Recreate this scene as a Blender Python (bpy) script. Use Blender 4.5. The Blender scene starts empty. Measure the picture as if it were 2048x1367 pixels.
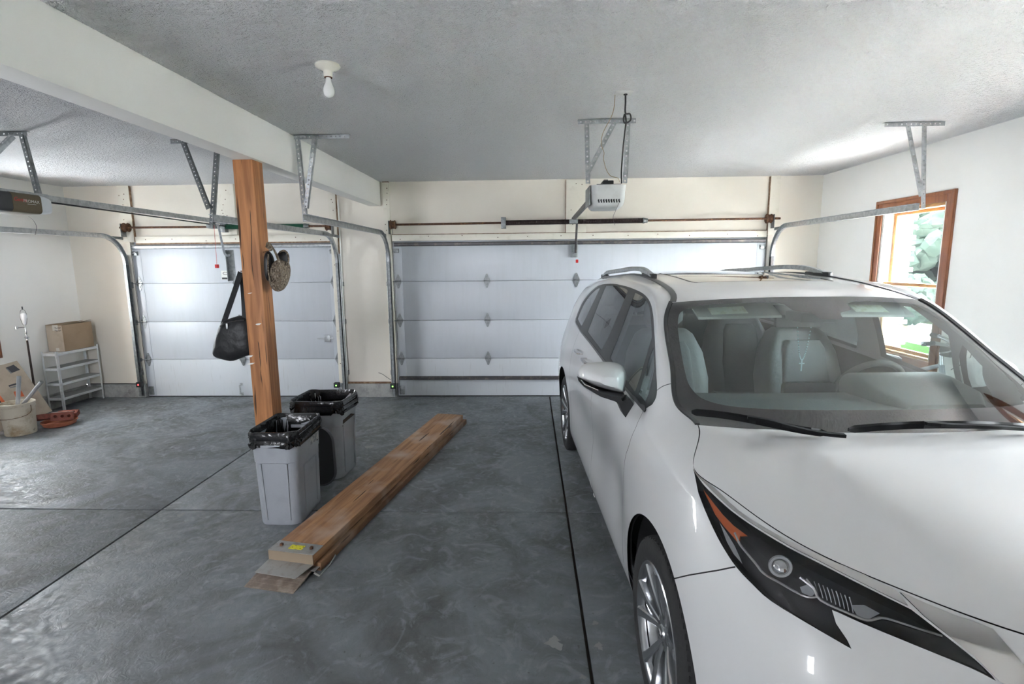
import bpy, bmesh, math, random
import numpy as np
from mathutils import Vector, Matrix
from mathutils.geometry import delaunay_2d_cdt, tessellate_polygon
random.seed(7)
SC = bpy.context.scene
COL = SC.collection
PI = math.pi

# ---------------------------------------------------------------- camera
CAM_H = 1.82
F_PX, YAW, PITCH, ROLL = 1041.52, 0.0344, 0.1523, 0.0098
def cam_rows():
    cy, sy, cp, sp = math.cos(YAW), math.sin(YAW), math.cos(PITCH), math.sin(PITCH)
    f = np.array([-sy*cp, cy*cp, -sp]); r = np.array([cy, sy, 0.0]); d = np.cross(f, r)
    cr, sr = math.cos(ROLL), math.sin(ROLL)
    return np.array([cr*r+sr*d, -sr*r+cr*d, f])
CM = cam_rows()
def project(P):
    c = (np.asarray(P, float)-np.array([0, 0, CAM_H])) @ CM.T
    return np.stack([1024+F_PX*c[..., 0]/c[..., 2], 683.5+F_PX*c[..., 1]/c[..., 2]], -1)
def ray(u, v):
    return CM.T @ np.array([(u-1024)/F_PX, (v-683.5)/F_PX, 1.0])
def at(u, v, axis, val):
    d = ray(u, v); C = np.array([0, 0, CAM_H]); i = 'xyz'.index(axis)
    return C+(val-C[i])/d[i]*d
cd = bpy.data.cameras.new('camera'); cd.sensor_width = 36; cd.lens = F_PX/2048*36; cd.clip_start = 0.02; cd.clip_end = 500
cam = bpy.data.objects.new('camera', cd); COL.objects.link(cam)
cam.matrix_world = Matrix(((CM[0][0], -CM[1][0], -CM[2][0], 0), (CM[0][1], -CM[1][1], -CM[2][1], 0), (CM[0][2], -CM[1][2], -CM[2][2], CAM_H), (0, 0, 0, 1)))
SC.camera = cam

# ---------------------------------------------------------------- light
SC.view_settings.view_transform = 'Standard'; SC.view_settings.look = 'None'
SC.view_settings.gamma = 1.0; SC.view_settings.use_curve_mapping = False
SC.view_settings.exposure = 1.84
wd = bpy.data.worlds.new('sky'); SC.world = wd; wd.use_nodes = True
bg = wd.node_tree.nodes['Background']; bg.inputs[0].default_value = (0.90, 0.93, 1.0, 1); bg.inputs[1].default_value = 24.0
def area(name, loc, direction, sx, sy, power, col):
    l = bpy.data.lights.new(name, 'AREA'); l.shape = 'RECTANGLE'; l.size = sx; l.size_y = sy; l.energy = power; l.color = col
    o = bpy.data.objects.new(name, l); COL.objects.link(o); o.location = loc
    o.rotation_euler = Vector(direction).to_track_quat('-Z', 'Z').to_euler()
    return o
sun = bpy.data.lights.new('sun', 'SUN'); sun.energy = 60.0; sun.angle = 0.01; sun.color = (1, .975, .94)
so = bpy.data.objects.new('sun', sun); COL.objects.link(so); so.rotation_euler = Vector((.0, -.6, -1)).to_track_quat('-Z', 'Y').to_euler()
# portals: the window openings, the rear one added, through which the sky is sampled
for (x, y, z, d, sx, sy) in ((3.74, 5.31, 1.59, (-1, 0, 0), .84, 1.44), (3.74, 2.1, 1.59, (-1, 0, 0), 1.18, 1.44), (-6.20, 5.46, 1.58, (1, 0, 0), .46, 1.42), (-2.85, -1.63, 1.70, (0, 1, 0), .62, .88)):
    po = area('window_portal', (x, y, z), d, sx, sy, 1, (1, 1, 1)); po.data.cycles.is_portal = True

# ---------------------------------------------------------------- helpers
def link(name, me):
    o = bpy.data.objects.new(name, me); COL.objects.link(o); return o
def tag(o, label=None, cat=None, group=None, kind=None):
    if label: o['label'] = label
    if cat: o['category'] = cat
    if group: o['group'] = group
    if kind: o['kind'] = kind
    return o
def thing(name, label, cat, loc=(0, 0, 0), rz=0.0, group=None, kind=None):
    o = bpy.data.objects.new(name, None); o.empty_display_size = .1; COL.objects.link(o)
    o.location = loc; o.rotation_euler = (0, 0, rz)
    return tag(o, label, cat, group, kind)
class MB:
    def __init__(s): s.v = []; s.f = []
    def add(s, vs, fs):
        b = len(s.v); s.v += [tuple(map(float, v)) for v in vs]; s.f += [tuple(b+i for i in f) for f in fs]; return s
    def box(s, a, b):
        x0, y0, z0 = [min(p, q) for p, q in zip(a, b)]; x1, y1, z1 = [max(p, q) for p, q in zip(a, b)]
        return s.add([(x0,y0,z0),(x1,y0,z0),(x1,y1,z0),(x0,y1,z0),(x0,y0,z1),(x1,y0,z1),(x1,y1,z1),(x0,y1,z1)],
                     [(0,3,2,1),(4,5,6,7),(0,1,5,4),(1,2,6,5),(2,3,7,6),(3,0,4,7)])
    def bbox(s, a, b, r=.004):          # box with chamfered edges
        a, b = np.minimum(a, b).astype(float), np.maximum(a, b).astype(float)
        bm = bmesh.new(); c = (a+b)/2; d = b-a
        bmesh.ops.create_cube(bm, size=1, matrix=Matrix.Translation(Vector(c)) @ Matrix.Diagonal((*d, 1)))
        bmesh.ops.bevel(bm, geom=bm.edges[:], offset=min(r, .45*min(d)), segments=2, profile=.6, affect='EDGES')
        return s.bm(bm)
    def bm(s, bm):
        bm.verts.ensure_lookup_table(); bm.verts.index_update()
        s.add([v.co for v in bm.verts], [[v.index for v in f.verts] for f in bm.faces]); bm.free(); return s
    def frame(s, p0, p1, up=(0, 0, 1)):
        p0, p1 = Vector(p0), Vector(p1); t = (p1-p0).normalized(); u = Vector(up)
        if abs(t.dot(u)) > .98: u = Vector((1, 0, 0))
        n = t.cross(u).normalized(); return p0, p1, t, n, n.cross(t).normalized()
    def bar(s, p0, p1, w, h, up=(0, 0, 1)):   # rectangular bar, w along side axis, h along up
        p0, p1, t, n, u = s.frame(p0, p1, up); vs = []
        for p in (p0, p1):
            for a, b in ((-1,-1),(1,-1),(1,1),(-1,1)): vs.append(p+n*(a*w/2)+u*(b*h/2))
        return s.add(vs, [(0,1,2,3),(7,6,5,4),(0,4,5,1),(1,5,6,2),(2,6,7,3),(3,7,4,0)])
    def sweep(s, path, prof, closed=False, up=(0, 0, 1), cap=True, scale=None):
        """profile (list of (a,b)) swept along path with parallel frames"""
        P = [Vector(p) for p in path]; N = len(P); M = len(prof); vs = []; fs = []
        nprev = None
        for i, p in enumerate(P):
            if closed: t = (P[(i+1) % N]-P[i-1]).normalized()
            else: t = (P[min(i+1, N-1)]-P[max(i-1, 0)]).normalized()
            if nprev is None:
                u = Vector(up)
                if abs(t.dot(u)) > .95: u = Vector((1, 0, 0)) if abs(t.x) < .9 else Vector((0, 1, 0))
                n = t.cross(u).normalized()
            else:
                n = (nprev-t*nprev.dot(t)).normalized()
            nprev = n; b = n.cross(t).normalized(); k = scale[i] if scale else 1
            for (x, y) in prof: vs.append(p+n*(x*k)+b*(y*k))
        for i in range(N if closed else N-1):
            for j in range(M):
                a = i*M+j; b2 = i*M+(j+1) % M; c = ((i+1) % N)*M
                fs.append((a, b2, c+(j+1) % M, c+j))
        if cap and not closed: fs.append(tuple(range(M-1, -1, -1))); fs.append(tuple((N-1)*M+j for j in range(M)))
        return s.add(vs, fs)
    def tube(s, path, r, seg=8, closed=False, scale=None, cap=True):
        return s.sweep(path, [(r*math.cos(2*PI*k/seg), r*math.sin(2*PI*k/seg)) for k in range(seg)], closed, scale=scale, cap=cap)
    def cyl(s, p0, p1, r, seg=16, r2=None):
        return s.tube([p0, p1], r, seg, scale=[1, (r2/r if r2 is not None else 1)])
    def lathe(s, prof, c=(0, 0, 0), axis='z', seg=24):
        """prof = [(radius, height)...]"""
        c = Vector(c); vs = []; fs = []; n = len(prof)
        for k in range(seg):
            a = 2*PI*k/seg
            for r, h in prof:
                x, y = r*math.cos(a), r*math.sin(a)
                vs.append(c+Vector({'z': (x, y, h), 'x': (h, x, y), 'y': (y, h, x)}[axis]))
        for k in range(seg):
            for i in range(n-1):
                a, b = k*n+i, ((k+1) % seg)*n+i
                fs.append((a, b, b+1, a+1))
        return s.add(vs, fs)
    def prism(s, poly, fn, d0, d1):
        """poly of (a,b); fn(a,b,d)->xyz; extruded from d0 to d1, any simple polygon"""
        n = len(poly); tris = tessellate_polygon([[Vector((a, b, 0)) for a, b in poly]])
        vs = [fn(a, b, d0) for a, b in poly]+[fn(a, b, d1) for a, b in poly]
        fs = [tuple(t) for t in tris]+[tuple(n+i for i in reversed(t)) for t in tris]
        fs += [(i, (i+1) % n, n+(i+1) % n, n+i) for i in range(n)]
        return s.add(vs, fs)
    def holed(s, outer, holes, fn, d0, d1):
        """plate with holes: CDT in 2D, both faces and the rims"""
        pts = []; edges = []; 
        for loop in [outer]+holes:
            b = len(pts); pts += [Vector(p) for p in loop]; edges += [(b+i, b+(i+1) % len(loop)) for i in range(len(loop))]
        r = delaunay_2d_cdt(pts, edges, [], 1, 1e-7)
        V, T = r[0], r[2]; keep = []
        def inside(p, poly):
            c = False; n = len(poly)
            for i in range(n):
                x0, y0 = poly[i]; x1, y1 = poly[(i+1) % n]
                if (y0 > p[1]) != (y1 > p[1]) and p[0] < (x1-x0)*(p[1]-y0)/(y1-y0)+x0: c = not c
            return c
        for t in T:
            c = [sum(V[i][k] for i in t)/len(t) for k in (0, 1)]
            if not any(inside(c, h) for h in holes): keep.append(tuple(t))
        n = len(V)
        s_v = [fn(p[0], p[1], d0) for p in V]+[fn(p[0], p[1], d1) for p in V]
        fs = [tuple(reversed(t)) for t in keep]+[tuple(n+i for i in t) for t in keep]
        cnt = {}
        for t in keep:
            for i in range(len(t)):
                e = (t[i], t[(i+1) % len(t)]); cnt[e] = 1
        for (a, b) in cnt:
            if (b, a) not in cnt: fs.append((a, b, n+b, n+a))
        return s.add(s_v, fs)
    def build(s, name, mat, parent=None, smooth=40, off=None):
        me = bpy.data.meshes.new(name)
        vs = s.v
        if off is not None: vs = [(x-off[0], y-off[1], z-off[2]) for x, y, z in vs]
        me.from_pydata(vs, [], s.f); me.update()
        bm = bmesh.new(); bm.from_mesh(me); bmesh.ops.recalc_face_normals(bm, faces=bm.faces[:]); bm.to_mesh(me); bm.free()
        if mat is not None: me.materials.append(mat)
        if smooth:
            me.polygons.foreach_set('use_smooth', [True]*len(me.polygons)); me.set_sharp_from_angle(angle=math.radians(smooth))
        o = link(name, me)
        if parent is not None: o.parent = parent
        return o
def one(name, mb, mat, label, cat, loc=None, group=None, kind=None, smooth=40):
    """a thing that is a single mesh, given in world coordinates, origin at its base"""
    vs = np.array(mb.v)
    if loc is None: loc = ((vs[:, 0].min()+vs[:, 0].max())/2, (vs[:, 1].min()+vs[:, 1].max())/2, vs[:, 2].min())
    o = mb.build(name, mat, None, smooth, off=loc); o.location = loc
    return tag(o, label, cat, group, kind)
def copy_tree(o, parent=None):
    c = o.copy(); COL.objects.link(c)
    if parent is not None: c.parent = parent
    for ch in list(o.children): copy_tree(ch, c)
    return c

# ---------------------------------------------------------------- materials
def M(name, col, rough=.5, metal=0.0, var=None, var2=None, bump=None, coat=0.0, coatr=.03, spec=None, stretch=None, trans=0, alpha=None, emit=None, ior=None):
    """var=(scale, colour2, lo, hi[, detail]) noise mixed to colour2 ; bump=(scale,strength[,detail])"""
    m = bpy.data.materials.new(name); m.use_nodes = True; nt = m.node_tree; N = nt.nodes; L = nt.links
    b = N['Principled BSDF']; b.inputs['Base Color'].default_value = (*col, 1); b.inputs['Roughness'].default_value = rough; b.inputs['Metallic'].default_value = metal
    if coat: b.inputs['Coat Weight'].default_value = coat; b.inputs['Coat Roughness'].default_value = coatr
    if spec is not None: b.inputs['Specular IOR Level'].default_value = spec
    if ior: b.inputs['IOR'].default_value = ior
    if trans: b.inputs['Transmission Weight'].default_value = trans
    if alpha is not None: b.inputs['Alpha'].default_value = alpha
    if emit: b.inputs['Emission Color'].default_value = (*emit[0], 1); b.inputs['Emission Strength'].default_value = emit[1]
    tc = None
    def coord():
        nonlocal tc
        if tc is None:
            t = N.new('ShaderNodeTexCoord'); mp = N.new('ShaderNodeMapping'); L.new(t.outputs['Object'], mp.inputs[0])
            if stretch: mp.inputs['Scale'].default_value = stretch
            tc = mp.outputs[0]
        return tc
    last = None
    for v in (var, var2):
        if not v: continue
        n = N.new('ShaderNodeTexNoise'); n.inputs['Scale'].default_value = v[0]; n.inputs['Detail'].default_value = v[4] if len(v) > 4 else 5
        n.inputs['Roughness'].default_value = .6
        if len(v) > 5: n.inputs['Distortion'].default_value = v[5]
        L.new(coord(), n.inputs['Vector'])
        mr = N.new('ShaderNodeMapRange'); mr.inputs[1].default_value = v[2]; mr.inputs[2].default_value = v[3]; L.new(n.outputs[0], mr.inputs[0])
        mx = N.new('ShaderNodeMix'); mx.data_type = 'RGBA'; mx.inputs[7].default_value = (*v[1], 1)
        if last is None: mx.inputs[6].default_value = (*col, 1)
        else: L.new(last, mx.inputs[6])
        L.new(mr.outputs[0], mx.inputs[0]); last = mx.outputs[2]
    if last is not None: L.new(last, b.inputs['Base Color'])
    if bump:
        n = N.new('ShaderNodeTexNoise'); n.inputs['Scale'].default_value = bump[0]; n.inputs['Detail'].default_value = bump[2] if len(bump) > 2 else 3
        L.new(coord(), n.inputs['Vector'])
        bp = N.new('ShaderNodeBump'); bp.inputs['Strength'].default_value = bump[1]; bp.inputs['Distance'].default_value = .01
        L.new(n.outputs[0], bp.inputs['Height']); L.new(bp.outputs[0], b.inputs['Normal'])
    return m
def glassmat(name, tint, rough=0.0, refl=1.0, ior=1.5):
    """thin pane: fresnel mix of tinted transparency and mirror reflection"""
    m = bpy.data.materials.new(name); m.use_nodes = True; nt = m.node_tree; N = nt.nodes; L = nt.links
    N.remove(N['Principled BSDF']); out = N['Material Output']
    tr = N.new('ShaderNodeBsdfTransparent'); tr.inputs[0].default_value = (*tint, 1)
    gl = N.new('ShaderNodeBsdfGlossy'); gl.inputs['Roughness'].default_value = rough; gl.inputs[0].default_value = (refl, refl, refl, 1)
    fr = N.new('ShaderNodeFresnel'); ge = N.new('ShaderNodeNewGeometry'); mr = N.new('ShaderNodeMapRange'); mr.inputs[3].default_value = ior; mr.inputs[4].default_value = 1/ior; L.new(ge.outputs['Backfacing'], mr.inputs[0]); L.new(mr.outputs[0], fr.inputs[0])
    mx = N.new('ShaderNodeMixShader'); L.new(fr.outputs[0], mx.inputs[0]); L.new(tr.outputs[0], mx.inputs[1]); L.new(gl.outputs[0], mx.inputs[2]); L.new(mx.outputs[0], out.inputs[0])
    return m
MT = {}
def mk(k, *a, **kw): MT[k] = M(k, *a, **kw)
mk('wall', (.86, .85, .815), .7, var=(1.1, (.82, .81, .77), .45, .75), bump=(90, .06, 2))
mk('wall_cream', (.82, .775, .69), .7, var=(1.1, (.78, .73, .64), .45, .75), bump=(90, .06, 2))
mk('trim_white', (.80, .765, .67), .55, var=(9, (.66, .62, .52), .56, .8), bump=(60, .06))
mk('rust_wood', (.20, .11, .06), .8, var=(20, (.40, .29, .18), .45, .65))
mk('concrete_curb', (.40, .40, .385), .85, var=(7, (.22, .22, .215), .42, .7), var2=(40, (.55, .55, .53), .55, .8), bump=(60, .25))
mk('door_white', (.54, .57, .61), .38, var=(3, (.52, .55, .585), .45, .7), stretch=(6, 6, .7))
mk('door_low', (.60, .63, .66), .42, var=(5, (.44, .45, .45), .60, .85), stretch=(9, 9, .8))
mk('galv', (.55, .57, .58), .38, .85, var=(30, (.38, .40, .42), .4, .65), bump=(80, .05))
mk('galv_dark', (.22, .235, .24), .45, .8, var=(25, (.33, .345, .35), .4, .65))
mk('rust', (.10, .045, .025), .7, .3, var=(30, (.28, .14, .06), .5, .7), bump=(60, .2))
mk('steel_dark', (.10, .095, .10), .45, .7, var=(20, (.20, .17, .15), .5, .7))
mk('black', (.012, .012, .013), .45)
mk('rubber', (.02, .02, .021), .7, bump=(90, .1))
mk('green_paint', (.012, .10, .055), .4)
mk('red', (.6, .02, .02), .4)
mk('white_plastic', (.78, .78, .75), .35)
mk('opener_grey', (.62, .63, .62), .45, var=(14, (.55, .55, .53), .5, .75))
mk('lens_white', (.80, .84, .87), .3)
mk('opener_brown', (.115, .085, .045), .5)
mk('opener_black', (.03, .03, .033), .5)
mk('wood_red', (.25, .085, .03), .4, coat=.35, coatr=.2, var=(5, (.17, .05, .018), .45, .68, 6, 1.2), stretch=(4, 4, .5))
mk('wood_edge', (.50, .27, .10), .4, var=(7, (.32, .14, .05), .45, .7))
# ---------------------------------------------------------------- room shell
D, HC, XL, XR, YF = 6.937, 2.863, -6.18, 3.716, -1.6
ZB = 2.558
def concrete():
    m = M('concrete', (.185, .200, .218), .42, var=(1.3, (.088, .091, .090), .40, .66, 6, 1.6), var2=(5.5, (.28, .302, .328), .52, .80, 7, 2.2))
    nt = m.node_tree; N = nt.nodes; L = nt.links; b = N['Principled BSDF']
    tc = N.new('ShaderNodeTexCoord')
    n = N.new('ShaderNodeTexNoise'); n.inputs['Scale'].default_value = 9; n.inputs['Detail'].default_value = 8; n.inputs['Distortion'].default_value = 2.5; L.new(tc.outputs['Object'], n.inputs['Vector'])
    mr = N.new('ShaderNodeMapRange'); mr.inputs[1].default_value = .3; mr.inputs[2].default_value = .7; mr.inputs[3].default_value = .40; mr.inputs[4].default_value = .72
    L.new(n.outputs[0], mr.inputs[0]); L.new(mr.outputs[0], b.inputs['Roughness'])
    n2 = N.new('ShaderNodeTexNoise'); n2.inputs['Scale'].default_value = 14; n2.inputs['Detail'].default_value = 6; n2.inputs['Distortion'].default_value = 3; L.new(tc.outputs['Object'], n2.inputs['Vector'])
    bp = N.new('ShaderNodeBump'); bp.inputs['Strength'].default_value = .25; bp.inputs['Distance'].default_value = .012; L.new(n2.outputs[0], bp.inputs['Height']); L.new(bp.outputs[0], b.inputs['Normal'])
    # small dark specks and drips
    v = N.new('ShaderNodeTexNoise'); v.inputs['Scale'].default_value = 38; v.inputs['Detail'].default_value = 2; L.new(tc.outputs['Object'], v.inputs['Vector'])
    m2 = N.new('ShaderNodeMapRange'); m2.inputs[1].default_value = .68; m2.inputs[2].default_value = .76; m2.inputs[4].default_value = .75; L.new(v.outputs[0], m2.inputs[0])
    src = b.inputs['Base Color'].links[0].from_socket
    mx = N.new('ShaderNodeMix'); mx.data_type = 'RGBA'; mx.inputs[7].default_value = (.07, .07, .068, 1); L.new(m2.outputs[0], mx.inputs[0]); L.new(src, mx.inputs[6]); L.new(mx.outputs[2], b.inputs['Base Color'])
    return m
MT['concrete'] = concrete()
def ceilmat():
    m = M('ceiling_texture', (.93, .93, .935), .8); nt = m.node_tree; N = nt.nodes; L = nt.links; b = N['Principled BSDF']
    tc = N.new('ShaderNodeTexCoord'); h = None
    for sc, st, ds in ((17, .8, .05), (42, 1.0, .03)):
        n = N.new('ShaderNodeTexNoise'); n.inputs['Scale'].default_value = sc; n.inputs['Detail'].default_value = 3; n.inputs['Distortion'].default_value = 2.2; L.new(tc.outputs['Object'], n.inputs['Vector'])
        bp = N.new('ShaderNodeBump'); bp.inputs['Strength'].default_value = st; bp.inputs['Distance'].default_value = ds; L.new(n.outputs[0], bp.inputs['Height'])
        if h: L.new(h, bp.inputs['Normal'])
        h = bp.outputs[0]
    L.new(h, b.inputs['Normal']); return m
MT['ceiling'] = ceilmat()
mk('joint', (.05, .038, .03), .9)
floor = MB().box((XL-.3, YF-.3, -.30), (XR+.3, D+.05, -.025)).build('floor', MT['joint']); tag(floor, 'grey troweled concrete garage floor with dark saw-cut joints', 'floor', kind='structure')
XS = [XL-.3, -2.785, .268, XR+.3]; YS = [YF-.3, 3.603, D+.3]; G = .008
for i in range(3):
    for j in range(2):
        MB().bbox((XS[i]+G, YS[j]+G, -.12), (XS[i+1]-G, YS[j+1]-G, 0), .004).build('concrete_slab', MT['concrete'], floor)
mk('splotch', (.27, .275, .27), .8); 
for (u, v, r) in ((1110, 1285, .035), (1190, 1245, .014), (1199, 1292, .018), (1165, 1353, .012), (740, 893, .04), (716, 1024, .0), (362, 1029, .02)):
    if r == 0: continue
    c = at(u, v, 'z', 0); n = 22
    MB().prism([(c[0]+r*(1+.45*math.sin(3*a+u)+.25*math.sin(7*a+v))*math.cos(a), c[1]+r*1.2*(1+.3*math.sin(2*a+v)+.2*math.sin(5*a))*math.sin(a)) for a in [2*PI*k/n for k in range(n)]],
               lambda a, b, d: (a, b, d), .0002, .0012).build('paint_splotch', MT['splotch'], floor)
ceil = MB().box((XL-.3, YF-.3, HC), (XR+.3, D+.3, HC+.2)).build('ceiling', MT['ceiling']); tag(ceil, 'white ceiling with brushed stipple texture', 'ceiling', kind='structure')
bm_ = MB().bbox((-2.09, YF, ZB), (-1.936, D, HC+.01), .006).build('trim_1', MT['wall']); tag(bm_, 'white painted ceiling beam running toward the garage doors', 'beam', kind='structure')
poly = [(XL-.2, .19), (-5.35, .19), (-5.35, 2.13), (-2.55, 2.13), (-2.55, .19), (-1.82, .19), (-1.82, 2.13), (3.07, 2.13), (3.07, .19), (XR+.2, .19), (XR+.2, HC+.05), (XL-.2, HC+.05)]
wb = MB().prism(poly, lambda a, b, d: (a, d, b), D, D+.22).build('wall_back', MT['wall_cream']); tag(wb, 'white drywall around the two garage doors', 'wall', kind='structure')
W1Y, W1Z = (4.88, 5.735), (.86, 2.315)      # window in view
W3Y, W3Z = (1.5, 2.7), (.86, 2.315)         # unseen window of the same wall, placed from the bulb's shadow
def rect(a, b): return [(a[0], b[0]), (a[1], b[0]), (a[1], b[1]), (a[0], b[1])]
wr = MB().holed(rect((YF-.2, D+.2), (-.05, HC+.05)), [rect(W1Y, W1Z), rect(W3Y, W3Z)], lambda a, b, d: (d, a, b), XR, XR+.2).build('wall_right', MT['wall']); tag(wr, 'white drywall on the window side', 'wall', kind='structure')
W2Y, W2Z = (5.22, 5.70), (.87, 2.3)
wl = MB().holed(rect((YF-.2, D+.2), (.19, HC+.05)), [rect(W2Y, W2Z)], lambda a, b, d: (d, a, b), XL, XL-.2).build('wall_left', MT['wall']); tag(wl, 'white drywall behind the shelf and cardboard', 'wall', kind='structure')
wf = MB().holed(rect((XL-.2, XR+.2), (-.05, HC+.05)), [rect((-3.17, -2.53), (1.25, 2.15))], lambda a, b, d: (a, d, b), YF, YF-.2).build('wall_front', MT['wall']); tag(wf, 'white drywall behind the camera', 'wall', kind='structure')  # unseen window opening added in this wall to give frontal fill light
ed = thing('door_3', 'brown wooden entry door in the wall behind the camera', 'door', (1.6, YF, 0), kind='structure')  # unseen door, added so the car reflects something brown and dark
MB().bbox((-.46, .0, 0), (.46, .045, 2.05), .006).build('door_leaf', MT['wood_red'], ed)
for (x0, x1, z0, z1) in ((-.36, -.05, .2, .9), (.05, .36, .2, .9), (-.36, -.05, 1.05, 1.9), (.05, .36, 1.05, 1.9)): MB().bbox((x0, .04, z0), (x1, .058, z1), .01).build('raised_panel', MT['wood_red'], ed)
for (x0, x1, z0, z1) in ((-.56, -.46, 0, 2.15), (.46, .56, 0, 2.15), (-.46, .46, 2.05, 2.15)): MB().bbox((x0, 0, z0), (x1, .02, z1), .005).build('door_casing', MT['wood_red'], ed)
MB().lathe([(0, .1), (.02, .1), (.03, .08), (.02, .06), (.012, .045), (.03, .044), (0, .04)], (-.39, 0, 1.0), 'y', 16).build('door_knob', MT['galv'], ed)
# concrete foundation curbs and painted boards around the doors
def trim(n, mb, mat, label): return tag(mb.build('trim_%d' % n, mat), label, 'trim', kind='structure')
trim(2, MB().bbox((XL, D-.035, 0), (-5.36, D+.2, .19), .008), MT['concrete_curb'], 'low concrete curb in the corner left of the single door')
trim(3, MB().bbox((-2.55, D-.035, 0), (-1.83, D+.2, .19), .008), MT['concrete_curb'], 'low concrete curb between the two garage doors')
trim(4, MB().bbox((3.08, D-.035, 0), (XR, D+.2, .19), .008), MT['concrete_curb'], 'low concrete curb right of the double door')
trim(5, MB().bbox((XL-.2, YF, 0), (XL+.035, D-.04, .19), .008), MT['concrete_curb'], 'low concrete curb along the left wall')
T = .038
def board(n, a, b, label, edge=None, nails=()):
    o = trim(n, MB().bbox(a, b, .003), MT['trim_white'], label)
    if edge: MB().box(*edge).build('raw_edge', MT['rust_wood'], o)
    m = MB()
    for (x, z) in nails: m.cyl((x, D-T-.002, z), (x, D-T+.01, z), .006, 8)
    if nails: m.build('nail_heads', MT['rust'], o)
    return o
rn = random.Random(3)
def nl(x0, x1, z0, z1, n): return [(rn.uniform(x0, x1), rn.uniform(z0, z1)) for _ in range(n)]
board(6, (-5.42, D-T, 2.135), (-5.265, D+.01, HC), 'nailed white board above the left end of the single door', ((-5.265, D-T+.004, 2.135), (-5.259, D, HC-.01)), nl(-5.40, -5.29, 2.3, 2.82, 10))
board(7, (-2.615, D-T, .2), (-2.52, D+.01, HC), 'tall white board right of the single door', ((-2.52, D-T+.006, .2), (-2.513, D, HC-.01)), nl(-2.60, -2.54, .4, 2.8, 14))
board(8, (-1.895, D-T, .2), (-1.815, D+.01, HC-.012), 'tall white board left of the double door', ((-1.895, D-T, HC-.012), (-1.815, D, HC-.001)), nl(-1.88, -1.83, .4, 2.8, 16))
board(9, (3.05, D-T, 2.135), (3.17, D+.01, HC), 'white board above the right end of the double door', ((3.043, D-T+.004, 2.135), (3.05, D, HC-.01)))
board(10, (.475, D-T, 2.19), (.735, D+.01, HC-.012), 'white backing board behind the torsion spring centre', ((.469, D-T+.004, 2.19), (.475, D, HC-.012)), nl(.5, .7, 2.25, 2.8, 5))
board(11, (-1.80, D-T, 2.105), (3.04, D+.01, 2.185), 'long white header board over the double door', ((-1.80, D-T+.004, 2.186), (3.04, D, 2.193)), [(-1.7+.42*i+rn.uniform(-.04, .04), 2.145+rn.uniform(-.025, .025)) for i in range(12)])
board(12, (-5.25, D-T, 2.115), (-2.62, D+.01, 2.20), 'long white header board over the single door', ((-5.25, D-T+.002, 2.098), (-2.62, D, 2.115)), [(-5.1+.4*i+rn.uniform(-.05, .05), 2.158+rn.uniform(-.025, .025)) for i in range(7)])
board(13, (-4.12, D-T, 2.21), (-3.86, D+.01, HC), 'white backing board above the middle of the single door', None, nl(-4.08, -3.9, 2.3, 2.8, 8))
trim(14, MB().bbox((-2.505, D-.03, .192), (-1.90, D+.01, .212), .003), MT['rust_wood'], 'rusty brown sill strip on the curb between the doors')
# wood window casings -------------------------------------------------------
GL = glassmat('window_glass', (.98, 1, .99))
def window(n, wallx, sgn, Y, Z, label):
    """sgn=+1: wall on +x side"""
    w = thing('window_%d' % n, label, 'window', (wallx, (Y[0]+Y[1])/2, Z[0]), kind='structure'); off = w.location
    def B(name, x0, x1, y0, y1, z0, z1, mat, r=.006): return MB().bbox((wallx+sgn*x0, y0, z0), (wallx+sgn*x1, y1, z1), r).build(name, MT[mat], w, off=off)
    c = .098
    for (y0, y1, z0, z1) in ((Y[0]-c, Y[0], Z[0]-c, Z[1]+c), (Y[1], Y[1]+c, Z[0]-c, Z[1]+c), (Y[0], Y[1], Z[1], Z[1]+c), (Y[0], Y[1], Z[0]-c, Z[0])):
        o = B('casing', -.016, .002, y0, y1, z0, z1, 'wood_red')
        if y1-y0 < .2: ym = y0+.02 if y0 < Y[0] else y1-.02; MB().bbox((wallx-sgn*.024, ym-.014, z0), (wallx-sgn*.014, ym+.014, z1), .004).build('casing_bead', MT['wood_red'], o, off=off)
        else: zm = z1-.02 if z0 >= Z[1] else z0+.02; MB().bbox((wallx-sgn*.024, y0-c+.02, zm-.014), (wallx-sgn*.014, y1+c-.02, zm+.014), .004).build('casing_bead', MT['wood_red'], o, off=off)
    for (y0, y1, z0, z1, m_) in ((Y[0], Y[0]+.03, Z[0], Z[1], 'white_plastic'), (Y[1]-.03, Y[1], Z[0], Z[1], 'white_plastic'), (Y[0]+.03, Y[1]-.03, Z[1]-.03, Z[1], 'wood_edge'), (Y[0]+.03, Y[1]-.03, Z[0], Z[0]+.025, 'wood_edge')):
        B('jamb', .0, .19, y0, y1, z0, z1, m_, .003)
    zm = 1.555
    for nm, x, z0, z1 in (('lower_sash', .05, Z[0]+.026, zm+.02), ('upper_sash', .10, zm-.02, Z[1]-.031)):
        s = thing(nm, None, None); s.parent = w; a0, a1 = Y[0]+.031, Y[1]-.031
        def S(name, y0, y1, zz0, zz1, mat='wood_edge', t=.032): MB().bbox((wallx+sgn*x, y0, zz0), (wallx+sgn*(x+t), y1, zz1), .004).build(name, MT[mat], s, off=off)
        S('stile', a0, a0+.04, z0, z1); S('stile', a1-.04, a1, z0, z1); S('rail', a0+.04, a1-.04, z0, z0+.03); S('rail', a0+.04, a1-.04, z1-.03, z1)
        MB().box((wallx+sgn*(x+.014), a0+.04, z0+.03), (wallx+sgn*(x+.018), a1-.04, z1-.03)).build('pane', GL, s, off=off)
    return w
window(1, XR, 1, W1Y, W1Z, 'stained wood double-hung window beyond the parked car')
window(3, XR, 1, W3Y, W3Z, 'stained wood window in the right wall beside the camera')
window(2, XL, -1, W2Y, W2Z, 'stained wood window in the left wall by the cardboard')

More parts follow.
